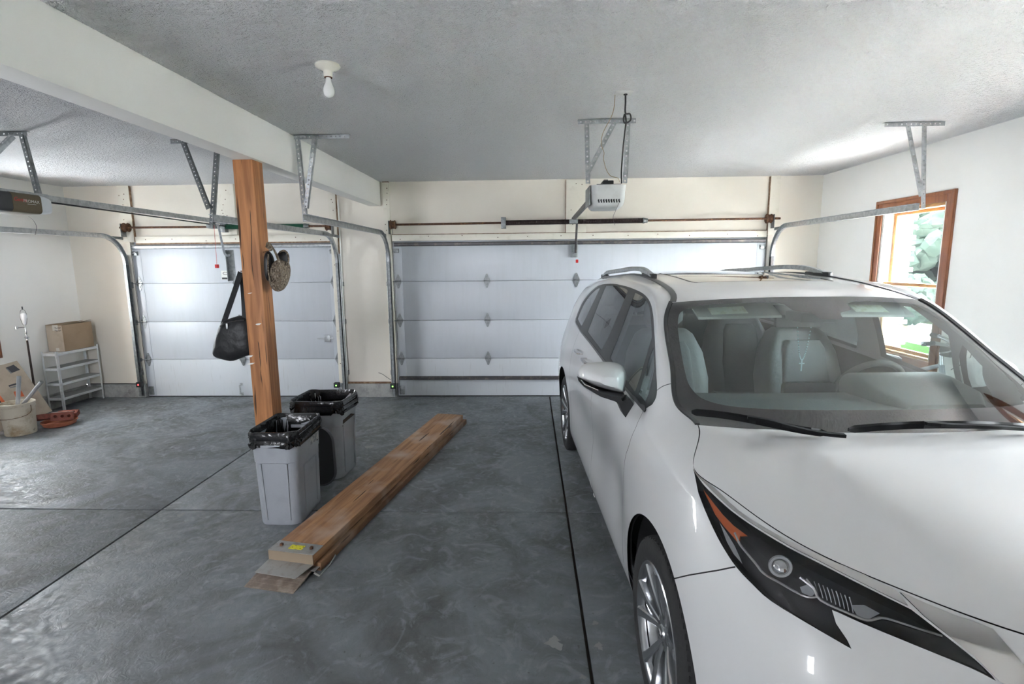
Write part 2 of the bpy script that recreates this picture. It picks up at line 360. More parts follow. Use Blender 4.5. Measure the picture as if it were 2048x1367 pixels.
# ---------------------------------------------------------------- sectional doors
JZ = [.012, .533, 1.056, 1.578, 2.10]
def hinge_mb(w=.040, h=.092, t=.004):
    m = MB()
    for s in (1, -1):
        m.prism([(-w, 0), (w, 0), (w, .018*s), (w*.62, .05*s), (w*.22, h*s), (-w*.22, h*s), (-w*.62, .05*s), (-w, .018*s)], lambda a, b, d: (a, -d, b), .001, t+.001)
        m.cyl((-.0, -t-.001, .052*s), (0, -t-.006, .052*s), .007, 8)
        for a in (-.018, .018): m.cyl((a, -t-.001, .028*s), (a, -t-.006, .028*s), .006, 8)
    m.cyl((-w, -.012, 0), (w, -.012, 0), .009, 10)
    return m
HINGE = hinge_mb().build('hinge', MT['galv_dark'], None).data
def place(name, me, parent, x, y, z, rz=0):
    o = link(name, me); o.parent = parent; o.location = (x, y, z); o.rotation_euler = (0, 0, rz); return o
bpy.data.objects.remove(bpy.data.objects['hinge'])
rm = MB().cyl((-.03, 0, 0), (.05, 0, 0), .006, 8); rm.lathe([(.0, -.045), (.022, -.045), (.026, -.037), (.022, -.03), (0, -.03)], (0, 0, 0), 'x', 14)
ROLL_ME = rm.build('roller', MT['galv_dark']).data; bpy.data.objects.remove(bpy.data.objects['roller'])
def sect_door(n, x0, x1, cols, label, strut_mat, bottom_strut):
    d = thing('door_%d' % n, label, 'garage door', ((x0+x1)/2, D+.04, 0), kind='structure'); off = d.location
    y = D+.01
    for k in range(4):
        p = MB().bbox((x0, y, JZ[k]), (x1, y+.045, JZ[k+1]-.0035), .004).build('door_section', MT['door_low' if k == 0 else 'door_white'], d, off=off)
        for c in (x0+.06, x1-.06): MB().bbox((c-.055, y-.004, JZ[k]+.004), (c+.055, y+.01, JZ[k+1]-.008), .003).build('end_stile', MT['door_white'], p, off=off)
    MB().box((x0-.12, y+.05, -.07), (x1+.12, y+.20, 2.28)).build('light_block_panel', MT['door_white'], d, off=off)  # added backing that stops daylight leaking through the section gaps
    MB().bbox((x0, y+.002, 0), (x1, y+.04, .016), .004).build('bottom_seal', MT['rubber'], d, off=off)
    for z in JZ[1:4]:
        for i, c in enumerate(cols):
            h = place('hinge', HINGE, d, c-off[0], y-.005-off[1], z-off[2])
            if i in (0, len(cols)-1): place('roller', ROLL_ME, h, (-.05 if i == 0 else .05), -.03, 0, 0 if i == 0 else PI)
    for c, s in ((x0+.05, -1), (x1-.05, 1)):      # top roller fixture and bottom bracket
        f = MB().bbox((c-.035, y-.03, 1.955), (c+.035, y-.002, 2.01), .003); f.bbox((c-.035, y-.045, 1.985), (c+.035, y-.002, 1.995), .002); f.build('top_fixture', MT['galv_dark'], d, off=off)
        MB().bbox((c-.035, y-.014, .03), (c+.035, y-.002, .15), .003).build('bottom_bracket', MT['galv_dark'], d, off=off)
        MB().tube([(c-s*.0+s*.028, y-.03, .05), (c+s*.028, y-.045, 2.30)], .003, 6).build('lift_cable', MT['steel_dark'], d, off=off)
    def strut(z, mat):
        MB().sweep([(x0+.03, y-.03, z), (x1-.03, y-.03, z)], [(-.028, -.024), (-.028, -.020), (.0, -.020), (.012, -.012), (.012, .012), (0, .020), (-.028, .020), (-.028, .024), (.003, .024), (.017, .014), (.017, -.014), (.003, -.024)], up=(0, 0, 1)).build('strut', MT[mat], d, off=off)
    strut(2.062, strut_mat)
    if bottom_strut: strut(.262, 'steel_dark')
    return d, off, y
d1, o1, y1 = sect_door(1, -5.35, -2.56, [-5.29, -3.955, -2.62], 'white four-section single garage door behind the wooden post', 'galv', False)
d2, o2, y2 = sect_door(2, -1.81, 3.06, [-1.75, -.565, .62, 1.81, 3.0], 'white four-section double garage door behind the parked car', 'steel_dark', True)
# handle, slide lock and label of the single door
hp = [at(u, v, 'y', y1-.01) for u, v in ((482, 768), (483, 787), (496, 787), (493, 770))]
h = MB(); x0, z0 = hp[0][0], hp[1][2]
h.sweep([(x0, y1-.002, z0), (x0, y1-.05, z0+.005), (x0+.01, y1-.055, z0+.06), (x0, y1-.05, z0+.125), (x0, y1-.002, z0+.13)], [(-.009, -.004), (.009, -.004), (.009, .004), (-.009, .004)])
h.bbox((x0-.02, y1-.006, z0-.025), (x0+.02, y1, z0+.02), .002); h.bbox((x0-.02, y1-.006, z0+.115), (x0+.02, y1, z0+.155), .002)
h.build('lift_handle', MT['galv'], d1, off=o1)
c = at(655, 676, 'y', y1)
MB().bbox((c[0]-.03, y1-.035, c[2]-.045), (c[0]+.045, y1, c[2]+.045), .004).bbox((c[0]-.13, y1-.022, c[2]-.009), (c[0]+.09, y1-.012, c[2]+.009), .002).build('slide_lock', MT['galv'], d1, off=o1)
c = at(451, 550, 'y', y1)
lb = MB().box((c[0]-.055, y1-.002, c[2]-.06), (c[0]+.055, y1, c[2]+.06)).build('label_plate', MT['white_plastic'], d1, off=o1)
MB().box((c[0]-.05, y1-.004, c[2]-.055), (c[0]+.05, y1-.002, c[2]-.03)).build('label_band', MT['black'], lb, off=o1)
MB().tube([(c[0]+.03*math.cos(a), y1-.003, c[2]+.025+.017*math.sin(a)) for a in np.linspace(0, 2*PI, 20)[:-1]], .0035, 5, closed=True).build('label_emblem', MT['steel_dark'], lb, off=o1)
# opener attachment brackets on the doors
def L_bracket(m, x, z0, z1, y): m.bbox((x-.045, y-.006, z0), (x+.045, y, z1), .002); m.bbox((x-.045, y-.05, z0), (x-.038, y, z1), .002); return m
c = at(463, 530, 'y', y1)
L_bracket(MB(), c[0], c[2]-.21, c[2]+.2, y1).build('opener_bracket', MT['galv_dark'], d1, off=o1)
c = at(1150, 505, 'y', y2)
L_bracket(MB(), c[0]-.01, c[2]-.06, c[2]+.10, y2).build('opener_bracket', MT['galv_dark'], d2, off=o2)

# ---------------------------------------------------------------- tracks, hangers, shafts
def perf_angle(m, p0, p1, side, nrm, w=.034, leg=.03, hole=.0065, step=.036):
    """perforated angle iron: pierced flange in the plane (p1-p0, side), plain leg along nrm"""
    p0, p1 = Vector(p0), Vector(p1); t = (p1-p0); Ln = t.length; t.normalize(); side = Vector(side); side = (side-t*side.dot(t)).normalized(); n = t.cross(side); 
    if n.dot(Vector(nrm)) < 0: n = -n
    holes = []; k = step*.6
    while k < Ln-.01:
        holes.append([(k+hole*math.cos(a), hole*math.sin(a)) for a in [2*PI*i/8 for i in range(8)]]); k += step
    f = lambda a, b, d: p0+t*a+side*b+n*d
    m.holed([(0, -w/2), (Ln, -w/2), (Ln, w/2), (0, w/2)], holes, f, 0, .003)
    m.prism([(0, 0), (Ln, 0), (Ln, leg), (0, leg)], lambda a, b, d: p0+t*a+side*(w/2-d)+n*b, 0, .003)
    return m
def track(name, x, s, yend, zt, label, hang):
    """s: +1 when the door lies on +x of the track"""
    t = thing(name, label, 'door track', (x, D-.06, 0)); off = t.location
    R_ = .36; yv = D-.075
    Cp = [(-.028, -.016), (.028, -.016), (.028, .016), (.024, .016), (.024, -.012), (-.024, -.012), (-.024, .016), (-.028, .016)]
    Cp = [(a, b*s) for a, b in Cp]
    MB().sweep([(x, yv, .03), (x, yv, 1.0), (x, yv, zt-R_)], Cp).build('vertical_track', MT['steel_dark' if s < 0 and x > 0 else 'galv_dark'], t, off=off)
    cur = [(x, yv-R_+R_*math.cos(a), zt-R_+R_*math.sin(a)) for a in np.linspace(0, PI/2, 13)]
    MB().sweep([(x, yv, zt-R_-.01)]+cur+[(x, yv-R_-.5, zt), (x, yend, zt)], Cp).build('horizontal_track', MT['galv'], t, off=off)
    MB().bbox((x-s*.03-.004, yv-.012, .05), (x-s*.03+.004, D-.0, zt-R_+.12), .002).build('jamb_angle', MT['galv'], t, off=off)
    MB().bar((x-s*.03, D-.02, zt-.02), (x-s*.03, yv-R_-.12, zt-.005), .004, .034).build('flag_angle', MT['galv_dark'], t, off=off)
    for z in (.35, 1.05, 1.55): MB().bbox((x-s*.02-.03, yv+.02, z-.03), (x-s*.02+.03, D+.0, z+.03), .003).build('jamb_bracket', MT['galv_dark'], t, off=off)
    for (nm, p0, p1, side, mt) in hang:
        perf_angle(MB(), p0, p1, side, (0, 1, 0)).build(nm, MT[mt], t, off=off)
    return t
yh = 4.40
track('door_track', -1.845, 1, 4.33, 2.20, 'galvanized overhead door track hung beside the ceiling beam', [
    ('ceiling_angle', (-1.92, yh, HC-.018), (-1.46, yh, HC-.018), (0, 0, 1), 'galv'), ('drop_angle', (-1.893, yh-.006, HC-.02), (-1.872, yh-.006, 2.17), (1, 0, 0), 'galv'), ('brace_angle', (-1.745, yh-.012, HC-.02), (-1.858, yh-.012, 2.28), (1, 0, 0), 'galv')])
track('door_track', 3.10, -1, 4.38, 2.225, 'galvanized overhead door track in front of the window', [
    ('ceiling_angle', (2.76, 4.34, HC-.018), (3.215, 4.34, HC-.018), (0, 0, 1), 'galv'), ('drop_angle', (3.055, 4.334, HC-.02), (3.115, 4.334, 2.205), (1, 0, 0), 'galv'), ('brace_angle', (2.925, 4.328, HC-.02), (3.085, 4.328, 2.30), (1, 0, 0), 'galv')])
track('door_track', -2.53, -1, 4.16, 2.19, 'galvanized overhead door track passing behind the wooden post', [
    ('ceiling_angle', (-3.0, 4.47, HC-.018), (-2.45, 4.47, HC-.018), (0, 0, 1), 'galv_dark'), ('drop_angle', (-2.60, 4.46, HC-.02), (-2.585, 4.25, 2.15), (1, 0, 0), 'galv_dark'), ('brace_angle', (-2.89, 4.455, HC-.02), (-2.598, 4.25, 2.27), (1, 0, 0), 'galv_dark')])
track('door_track', -5.385, 1, 3.9, 2.20, 'galvanized overhead door track along the left wall', [
    ('ceiling_angle', (-5.6, 4.0, HC-.018), (-5.2, 4.0, HC-.018), (0, 0, 1), 'galv_dark'), ('drop_angle', (-5.4, 3.99, HC-.02), (-5.4, 3.99, 2.17), (1, 0, 0), 'galv_dark')])
def shaft(x0, x1, z0, z1, sp, mat, label, dr):
    t = thing('torsion_shaft', label, 'shaft', ((x0+x1)/2, D-.09, z0)); off = t.location; y = D-.09
    zz = lambda x: z0+(z1-z0)*(x-x0)/(x1-x0)
    MB().cyl((x0, y, zz(x0)), (x1, y, zz(x1)), .0135, 12).build('shaft_rod', MT['rust'], t, off=off)
    m = MB(); n = int((sp[1]-sp[0])/.008); path = []
    m.tube([(x, y, zz(x)) for x in np.linspace(sp[0], sp[1], 60)], .029, 12)
    m.build('spring_core', mat, t, off=off)
    m = MB().tube([(sp[0]+(sp[1]-sp[0])*k/900, y+.030*math.cos(k*.7), zz(sp[0]+(sp[1]-sp[0])*k/900)+.030*math.sin(k*.7)) for k in range(901)], .0042, 4); m.build('spring_coil', mat, t, off=off)
    for x in sp: MB().lathe([(.014, -.03), (.036, -.03), (.036, -.01), (.028, .0), (.028, .03), (.014, .03)], (x, y, zz(x)), 'x', 16).build('spring_cone', MT['galv_dark'], t, off=off)
    for x, s in zip(dr, (-1, 1)):
        MB().lathe([(.014, -.035), (.055, -.035), (.062, -.028), (.050, -.02), (.050, .018), (.058, .028), (.05, .034), (.014, .034)], (x, y, zz(x)), 'x', 22).build('cable_drum', MT['rust'], t, off=off)
        MB().bbox((x+s*.05-.002, y-.045, zz(x)-.12), (x+s*.05+.002, D-T-.002, zz(x)+.05), .001).build('end_bearing_plate', MT['galv_dark'], t, off=off)
    cx = sp[0] if abs(sp[0]-.62) > .8 else .62
    MB().bbox((cx-.03, y-.035, zz(cx)-.07), (cx+.03, D-T-.002, zz(cx)+.07), .003).build('centre_bearing_plate', MT['galv_dark'], t, off=off)
    return t
mk('spring_dark', (.035, .022, .022), .5, .5, var=(60, (.10, .08, .07), .55, .7))
shaft(-1.80, 3.17, 2.312, 2.332, (-.33, 1.476), MT['spring_dark'], 'rusty torsion shaft with dark spring over the double door', (-1.765, 3.03))
shaft(-5.40, -2.57, 2.318, 2.306, (-4.0, -2.90), MT['green_paint'], 'rusty torsion shaft with green spring over the single door', (-5.31, -2.61))
# ---------------------------------------------------------------- text helper
def text_mb(s, size, fn, shear=0.0, ext=.0006):
    c = bpy.data.curves.new('txt', 'FONT'); c.body = s; c.size = size; c.align_x = 'CENTER'; c.align_y = 'CENTER'; c.shear = shear; c.resolution_u = 3
    o = bpy.data.objects.new('txt', c); COL.objects.link(o); dg = bpy.context.evaluated_depsgraph_get(); me = o.evaluated_get(dg).to_mesh()
    m = MB().add([fn(v.co.x, v.co.y, ext) for v in me.vertices], [tuple(p.vertices) for p in me.polygons])
    bpy.data.objects.remove(o); bpy.data.curves.remove(c); return m
def rrect(hx, hy, r, n=5, cx=0, cy=0):
    P = []
    for (sx, sy, a0) in ((1, 1, 0), (-1, 1, PI/2), (-1, -1, PI), (1, -1, 1.5*PI)):
        for k in range(n+1):
            a = a0+PI/2*k/n; P.append((cx+sx*(hx-r)+r*math.cos(a), cy+sy*(hy-r)+r*math.sin(a)))
    return P
def loft(m, rings, cap0=True, cap1=True):
    n = len(rings[0]); m_v = [p for r in rings for p in r]; fs = []
    for i in range(len(rings)-1):
        for j in range(n): fs.append((i*n+j, i*n+(j+1) % n, (i+1)*n+(j+1) % n, (i+1)*n+j))
    if cap0: fs.append(tuple(range(n-1, -1, -1)))
    if cap1: fs.append(tuple((len(rings)-1)*n+j for j in range(n)))
    return m.add(m_v, fs)
def pillow(m, poly, ht, fn, K=7, noise=0.0, seed=1):
    """soft inflated shape from a star-shaped outline"""
    rr = random.Random(seed); c = np.mean(poly, 0); rings = []
    ang = [(-1+2*k/(2*K)) for k in range(2*K+1)]
    for a in ang:
        t = a*PI/2; sc = max(.03, math.cos(t)**.55); h = math.sin(t)*ht
        rings.append([fn(*(c+(np.array(p)-c)*sc+np.array([rr.uniform(-1, 1), rr.uniform(-1, 1)])*noise), h+rr.uniform(-1, 1)*noise) for p in poly])
    return loft(m, rings)
def smoothpoly(P, n=4, closed=True):
    P = np.array(P, float); N = len(P); out = []
    rng = range(N if closed else N-1)
    for i in rng:
        p0, p1, p2, p3 = (P[(i-1) % N], P[i], P[(i+1) % N], P[(i+2) % N]) if closed else (P[max(i-1, 0)], P[i], P[i+1], P[min(i+2, N-1)])
        for k in range(n):
            t = k/n; out.append(.5*((2*p1)+(-p0+p2)*t+(2*p0-5*p1+4*p2-p3)*t*t+(-p0+3*p1-3*p2+p3)*t**3))
    if not closed: out.append(P[-1])
    return [tuple(p) for p in out]

# ---------------------------------------------------------------- openers
op2 = thing('garage_door_opener', 'grey-white opener with vented cover hanging over the double door', 'opener', (.60, 4.0, 2.22)); of = op2.location
yo = 3.92
def P2(u, v, y=yo): return at(u, v, 'y', y)
a, b = P2(1184, 372), P2(1252, 370); zt, zb = P2(1215, 369)[2], P2(1215, 414)[2]
hx = (b[0]-a[0])/2; cx = (a[0]+b[0])/2
m = MB(); loft(m, [[(cx+x*k, yo+.17+y*ky+dy, z) for x, y in rrect(hx, .17, .045)] for k, ky, dy, z in ((.80, .80, .0, zb), (.93, .95, 0, zb+.018), (1.0, 1.0, 0, zb+.05), (1.02, 1.0, 0, zb+.11), (1.06, 1.0, -.005, zt-.01), (1.07, 1.01, -.005, zt))])
m.build('housing', MT['opener_grey'], op2, off=of)
for k in range(9):
    x = cx-.075+k*.0185
    MB().bar((x, yo-.003, zb+.055), (x+.008, yo+.006, zb+.035), .006, .012).build('vent_slot', MT['black'], op2, off=of)
MB().bbox((cx-hx*.7, yo+.02, zt), (cx+hx*.75, yo+.34, zt+.008), .002).build('chassis_plate', MT['steel_dark'], op2, off=of)
MB().bbox((cx-.03, yo+.1, zt), (cx+.05, yo+.17, zt+.045), .006).build('motor_cap', MT['black'], op2, off=of)
MB().bbox((cx-.06, yo+.15, zt), (cx+.12, yo+.27, zt+.02), .004).build('terminal_block', MT['white_plastic'], op2, off=of)
MB().bbox((cx-hx*1.06-.008, yo+.02, zb+.02), (cx-hx*1.06, yo+.3, zt+.0), .003).build('side_plate', MT['galv_dark'], op2, off=of)
m = MB().bar((.60, 4.22, 2.425), (.555, 6.80, 2.345), .03, .045); m.build('rail', MT['steel_dark'], op2, off=of)
MB().bbox((.50, 6.60, 2.285), (.60, 6.70, 2.335), .006).build('trolley', MT['galv_dark'], op2, off=of)
ax = at(1152, 470, 'y', 6.80)[0]
MB().bar((ax, 6.66, 2.33), (ax+.003, 6.885, 1.93), .028, .006).build('door_arm', MT['steel_dark'], op2, off=of)
q = at(1154, 522, 'y', 6.66); MB().tube([(ax, 6.66, 2.28), (q[0], 6.66, q[2]+.015)], .0018, 5).build('release_cord', MT['white_plastic'], op2, off=of)
MB().bbox((q[0]-.016, 6.645, q[2]-.02), (q[0]+.016, 6.675, q[2]+.02), .006).build('release_handle', MT['red'], op2, off=of)
yh2 = 4.09
for nm, p0, p1, side in (('ceiling_angle', (.366, yh2, HC-.018), (.794, yh2, HC-.018), (0, 0, 1)), ('drop_angle', (.43, yh2-.006, HC-.03), (.445, yh2-.006, 2.40), (1, 0, 0)), ('drop_angle', (.735, yh2-.006, HC-.03), (.722, yh2-.006, 2.40), (1, 0, 0)), ('brace_angle', (.635, yh2-.012, HC-.03), (.44, yh2-.012, 2.475), (1, 0, 0))):
    perf_angle(MB(), p0, p1, side, (0, 1, 0), hole=.0075).build(nm, MT['galv'], op2, off=of)
wp = [at(u, v, 'y', yo) for u, v in ((1238, 406), (1230, 424), (1226, 436), (1230, 450))]
MB().tube(smoothpoly(wp, 5, False), .0015, 5).build('antenna_wire', MT['steel_dark'], op2, off=of)
# ceiling outlet, power cord and bell wire
oc = at(1247, 184, 'z', HC); out = thing('ceiling_outlet', 'white outlet plate on the ceiling above the vented opener', 'outlet', (oc[0], oc[1], HC-.012)); of = out.location
MB().bbox((oc[0]-.055, oc[1]-.035, HC-.012), (oc[0]+.055, oc[1]+.035, HC+.0), .004).build('cover_plate', MT['white_plastic'], out, off=of)
MB().bbox((oc[0]-.03, oc[1]-.018, HC-.016), (oc[0]-.004, oc[1]+.018, HC-.012), .003).build('socket', MT['white_plastic'], out, off=of)
mk('cord_black', (.02, .017, .018), .5); mk('wire_tan', (.42, .30, .17), .6)
cp = [at(u, v, 'y', y) for u, v, y in ((1251, 190, 3.48), (1251, 205, 3.5), (1251, 226, 3.55), (1260, 228, 3.58), (1261, 240, 3.6), (1250, 246, 3.62), (1247, 238, 3.62), (1250, 228, 3.6), (1252, 243, 3.64), (1250, 262, 3.7), (1246, 300, 3.8), (1243, 340, 3.95), (1243, 366, 4.05))]
cordm = MB().tube(smoothpoly(cp, 6, False), .0055, 6).cyl(cp[0], cp[0]+np.array([0, 0, .05]), .012, 10, .019)
one('power_cord', cordm, MT['cord_black'], 'black power cord looping from the ceiling outlet to the opener', 'cord', tuple(cp[-1]))
wp = [at(u, v, 'y', y) for u, v, y in ((1230, 190, 3.47), (1228, 215, 3.5), (1222, 235, 3.55), (1211, 255, 3.6), (1204, 272, 3.65), (1203, 290, 3.7), (1208, 305, 3.75), (1207, 318, 3.8), (1213, 340, 3.9), (1222, 352, 3.98), (1236, 356, 4.0), (1239, 364, 4.05))]
one('bell_wire', MB().tube(smoothpoly(wp, 5, False), .0022, 5), MT['wire_tan'], 'thin tan wire dangling beside the black power cord', 'wire', tuple(wp[-1]))

op1 = thing('garage_door_opener', 'brown and black opener with white end lens at the left edge', 'opener', (-3.95, 3.9, 2.22)); of = op1.location
def seg(name, y0, y1, mat, k0=1.0, k1=1.0, n=2):
    m = MB(); R_ = []
    for i in range(n+1):
        t = i/n; y = y0+(y1-y0)*t; k = k0+(k1-k0)*t*t
        R_.append([(-3.95+x*k, y, 2.298+z*k) for x, z in rrect(.135, .072, .03)])
    loft(m, R_).build(name, mat, op1, off=of)
seg('lens_cover', 4.07, 4.19, MT['lens_white'], 1.0, .78, 6); seg('housing', 3.84, 4.069, MT['opener_brown'], 1.01, 1.02); seg('rear_cover', 3.45, 3.838, MT['opener_black'], .95, 1.0)
xs = -3.95+.1385
tf = lambda yc, zc: (lambda a, b, d: (xs+d, yc+a, zc+b))
text_mb('Genie', .042, tf(3.895, 2.318), .2).build('logo_lettering', MT['red'], op1, off=of)
text_mb('PROMAX', .032, tf(3.985, 2.312)).build('model_lettering', MT['white_plastic'], op1, off=of)
MB().box((xs, 3.95, 2.29), (xs+.0006, 4.02, 2.293)).build('logo_line', MT['white_plastic'], op1, off=of)
MB().bbox((-4.03, 3.6, 2.372), (-3.87, 4.2, 2.392), .003).build('mounting_strap', MT['galv'], op1, off=of)
MB().bar((-3.95, 4.12, 2.372), (-3.95, 6.79, 2.365), .03, .05).build('rail', MT['galv'], op1, off=of)
MB().bar((-3.95, 4.25, 2.342), (-3.95, 6.8, 2.315), .012, .012).build('chain', MT['black'], op1, off=of)
MB().bbox((-3.99, 6.45, 2.27), (-3.91, 6.6, 2.325), .006).build('trolley', MT['galv_dark'], op1, off=of)
tp = [at(u, v, 'y', y) for u, v, y in ((434, 448, 6.5), (438, 458, 6.52), (447, 500, 6.78), (452, 510, 6.84), (460, 510, 6.90))]
MB().sweep(smoothpoly(tp, 4, False), [(-.014, -.004), (.014, -.004), (.014, .004), (-.014, .004)]).build('door_arm', MT['galv'], op1, off=of)
q = at(434, 532, 'y', 6.45); MB().tube([at(428, 450, 'y', 6.45), q], .002, 5).build('release_cord', MT['red'], op1, off=of)
MB().bbox((q[0]-.017, 6.43, q[2]-.022), (q[0]+.017, 6.47, q[2]+.022), .005).build('release_handle', MT['red'], op1, off=of)
for nm, p0, p1, side, mt in (('ceiling_angle', (-4.25, 4.12, HC-.018), (-3.90, 4.12, HC-.018), (0, 0, 1), 'galv_dark'), ('drop_angle', (-3.945, 4.115, HC-.03), (-3.885, 4.115, 2.39), (1, 0, 0), 'galv_dark'), ('drop_angle', (-4.02, 4.11, HC-.03), (-4.12, 3.75, 2.39), (1, 0, 0), 'galv')):
    perf_angle(MB(), p0, p1, side, (0, 1, 0)).build(nm, MT[mt], op1, off=of)
wp = [at(u, v, 'x', -3.82) for u, v in ((57, 433), (66, 440), (73, 452), (72, 462), (70, 470))]
MB().tube(smoothpoly(wp, 4, False), .0018, 5).build('antenna_wire', MT['steel_dark'], op1, off=of)

# ---------------------------------------------------------------- ceiling lamp
lc = at(655, 129, 'z', HC); lamp = thing('ceiling_lampholder', 'white porcelain ceiling lampholder with a bare bulb', 'lamp', (lc[0], lc[1], HC-.19)); of = lamp.location
mk('porcelain', (.78, .75, .66), .3, coat=.3); mk('bulb_frost', (.80, .80, .78), .18, coat=.6)
MB().lathe([(0, 0), (.062, 0), (.065, -.008), (.060, -.016), (.036, -.024), (.024, -.034), (.022, -.062), (.0195, -.064), (.0, -.064)], (lc[0], lc[1], HC), seg=32).build('lampholder_base', MT['porcelain'], lamp, off=of)
MB().lathe([(.0, -.058), (.0205, -.058), (.0205, -.067), (0, -.067)], (lc[0], lc[1], HC), seg=24).build('socket_rim', MT['rust'], lamp, off=of)
MB().lathe([(.012, -.064), (.015, -.075), (.017, -.09), (.024, -.107), (.0295, -.124), (.030, -.138), (.026, -.152), (.016, -.163), (.004, -.167), (0, -.1675)], (lc[0], lc[1], HC), seg=28).build('bulb', MT['bulb_frost'], lamp, off=of)

# ---------------------------------------------------------------- wood
def woodmat(name, c1, c2, axis, scale=1.0, rough=.6, cracks=True, pale=None):
    m = M(name, c1, rough); nt = m.node_tree; N = nt.nodes; L = nt.links; b = N['Principled BSDF']
    tc = N.new('ShaderNodeTexCoord'); mp = N.new('ShaderNodeMapping'); L.new(tc.outputs['Object'], mp.inputs[0])
    st = [14*scale]*3; st['xyz'.index(axis)] = .9*scale; mp.inputs['Scale'].default_value = st
    n = N.new('ShaderNodeTexNoise'); n.inputs['Scale'].default_value = 2.2; n.inputs['Detail'].default_value = 8; n.inputs['Distortion'].default_value = .6; L.new(mp.outputs[0], n.inputs['Vector'])
    r = N.new('ShaderNodeValToRGB'); e = r.color_ramp.elements; e[0].position = .36; e[0].color = (*c2, 1); e[1].position = .62; e[1].color = (*c1, 1); L.new(n.outputs[0], r.inputs[0]); last = r.outputs[0]
    n2 = N.new('ShaderNodeTexNoise'); n2.inputs['Scale'].default_value = 3; n2.inputs['Detail'].default_value = 3; L.new(tc.outputs['Object'], n2.inputs['Vector'])
    if pale:
        mr = N.new('ShaderNodeMapRange'); mr.inputs[1].default_value = .5; mr.inputs[2].default_value = .7; L.new(n2.outputs[0], mr.inputs[0])
        mx = N.new('ShaderNodeMix'); mx.data_type = 'RGBA'; mx.inputs[7].default_value = (*pale, 1); L.new(mr.outputs[0], mx.inputs[0]); L.new(last, mx.inputs[6]); last = mx.outputs[2]
    if cracks:
        mp2 = N.new('ShaderNodeMapping'); L.new(tc.outputs['Object'], mp2.inputs[0]); s2 = [9*scale]*3; s2['xyz'.index(axis)] = .55*scale; mp2.inputs['Scale'].default_value = s2
        n3 = N.new('ShaderNodeTexNoise'); n3.inputs['Scale'].default_value = 3.1; n3.inputs['Detail'].default_value = 2; L.new(mp2.outputs[0], n3.inputs['Vector'])
        m3 = N.new('ShaderNodeMapRange'); m3.inputs[1].default_value = .655; m3.inputs[2].default_value = .685; L.new(n3.outputs[0], m3.inputs[0])
        mx = N.new('ShaderNodeMix'); mx.data_type = 'RGBA'; mx.inputs[7].default_value = (c2[0]*.25, c2[1]*.25, c2[2]*.25, 1); L.new(m3.outputs[0], mx.inputs[0]); L.new(last, mx.inputs[6]); last = mx.outputs[2]
    L.new(last, b.inputs['Base Color'])
    bp = N.new('ShaderNodeBump'); bp.inputs['Strength'].default_value = .2; bp.inputs['Distance'].default_value = .004; L.new(n.outputs[0], bp.inputs['Height']); L.new(bp.outputs[0], b.inputs['Normal'])
    return m
MT['post_wood'] = woodmat('post_wood', (.49, .215, .08), (.30, .12, .044), 'z')
PX0, PX1, PY0, PY1 = -2.107, -1.963, 3.785, 3.93
post = thing('support_post', 'thick reddish wooden post holding up the ceiling beam', 'post', ((PX0+PX1)/2, (PY0+PY1)/2, 0)); of = post.location
m = MB().bbox((PX0, PY0, 0), (PX1, PY1, ZB), .006).build('timber', MT['post_wood'], post, off=of)
for (p0, p1) in ((at(481, 542, 'y', 3.83), (PX0+.01, 3.83, at(481, 542, 'y', 3.83)[2])), ((PX1-.01, PY0+.05, at(520, 504, 'y', PY0)[2]-.0), at(541, 501, 'y', PY0+.05))):
    MB().cyl(p0, p1, .0035, 8).build('nail', MT['rust'], post, off=of)
for (u, v, a, b_) in ((517, 648, .02, .007), (501, 712, .018, .007), (502, 727, .028, .006), (500, 586, .016, .003)):
    c = at(u, v, 'y', PY0); MB().prism([(c[0]+a*math.cos(k)*(1+.3*math.sin(3*k)), c[2]+b_*math.sin(k)+.15*a*math.cos(k)) for k in np.linspace(0, 2*PI, 12)[:-1]], lambda p, q, d: (p, d, q), PY0-.0008, PY0+.002).build('paint_scrape', MT['white_plastic'], m, off=of)
# crack in the timber
for pts in (((500, 420), (503, 470), (504, 530), (508, 560)), ((516, 682), (519, 705), (522, 745))):
    c = [at(u, v, 'y', PY0-.0005) for u, v in pts]
    MB().tube(smoothpoly(c, 4, False), .0022, 5, scale=[.3]+[1]*(3*(len(c)-1)+len(c)-3)+[.3, .3]).build('drying_crack', MT['black'], m, off=of)

# ---------------------------------------------------------------- bag and muff on the post
mk('nylon_black', (.012, .013, .015), .5, bump=(16, .9, 4))
bag = thing('shoulder_bag', 'black nylon shoulder bag hanging by its strap behind the wooden post', 'bag', tuple(at(460, 720, 'y', 3.99))); of = bag.location
ol = [at(u, v, 'y', 3.99) for u, v in ((449, 641), (462, 636), (480, 631), (498, 634), (508, 650), (512, 680), (510, 705), (490, 712), (468, 721), (450, 719), (430, 711), (429, 695), (434, 672), (440, 655))]
pillow(MB(), [(p[0], p[2]) for p in [np.array(q) for q in smoothpoly(ol, 3)]], .085, lambda a, b, d: (a, 3.99+d, b), 10, .0012).build('bag_body', MT['nylon_black'], bag, 70, off=of)
nb = at(481, 545, 'y', 3.84)
for pts in ([(nb[0], 3.84, nb[2]), at(470, 580, 'y', 3.90), at(452, 632, 'y', 3.96), at(446, 650, 'y', 3.97)], [(nb[0]+.004, 3.85, nb[2]), at(487, 590, 'y', 3.945), at(489, 630, 'y', 3.96), at(488, 655, 'y', 3.95)]):
    MB().sweep(smoothpoly(pts, 5, False), [(-.02, -.0025), (.02, -.0025), (.02, .0025), (-.02, .0025)], up=(0, 1, 0)).build('strap', MT['nylon_black'], bag, off=of)
z0 = at(455, 652, 'y', 3.915); MB().bbox((z0[0]-.007, 3.903, z0[2]-.022), (z0[0]+.007, 3.911, z0[2]+.022), .003).build('zipper_pull', MT['galv'], bag, off=of)
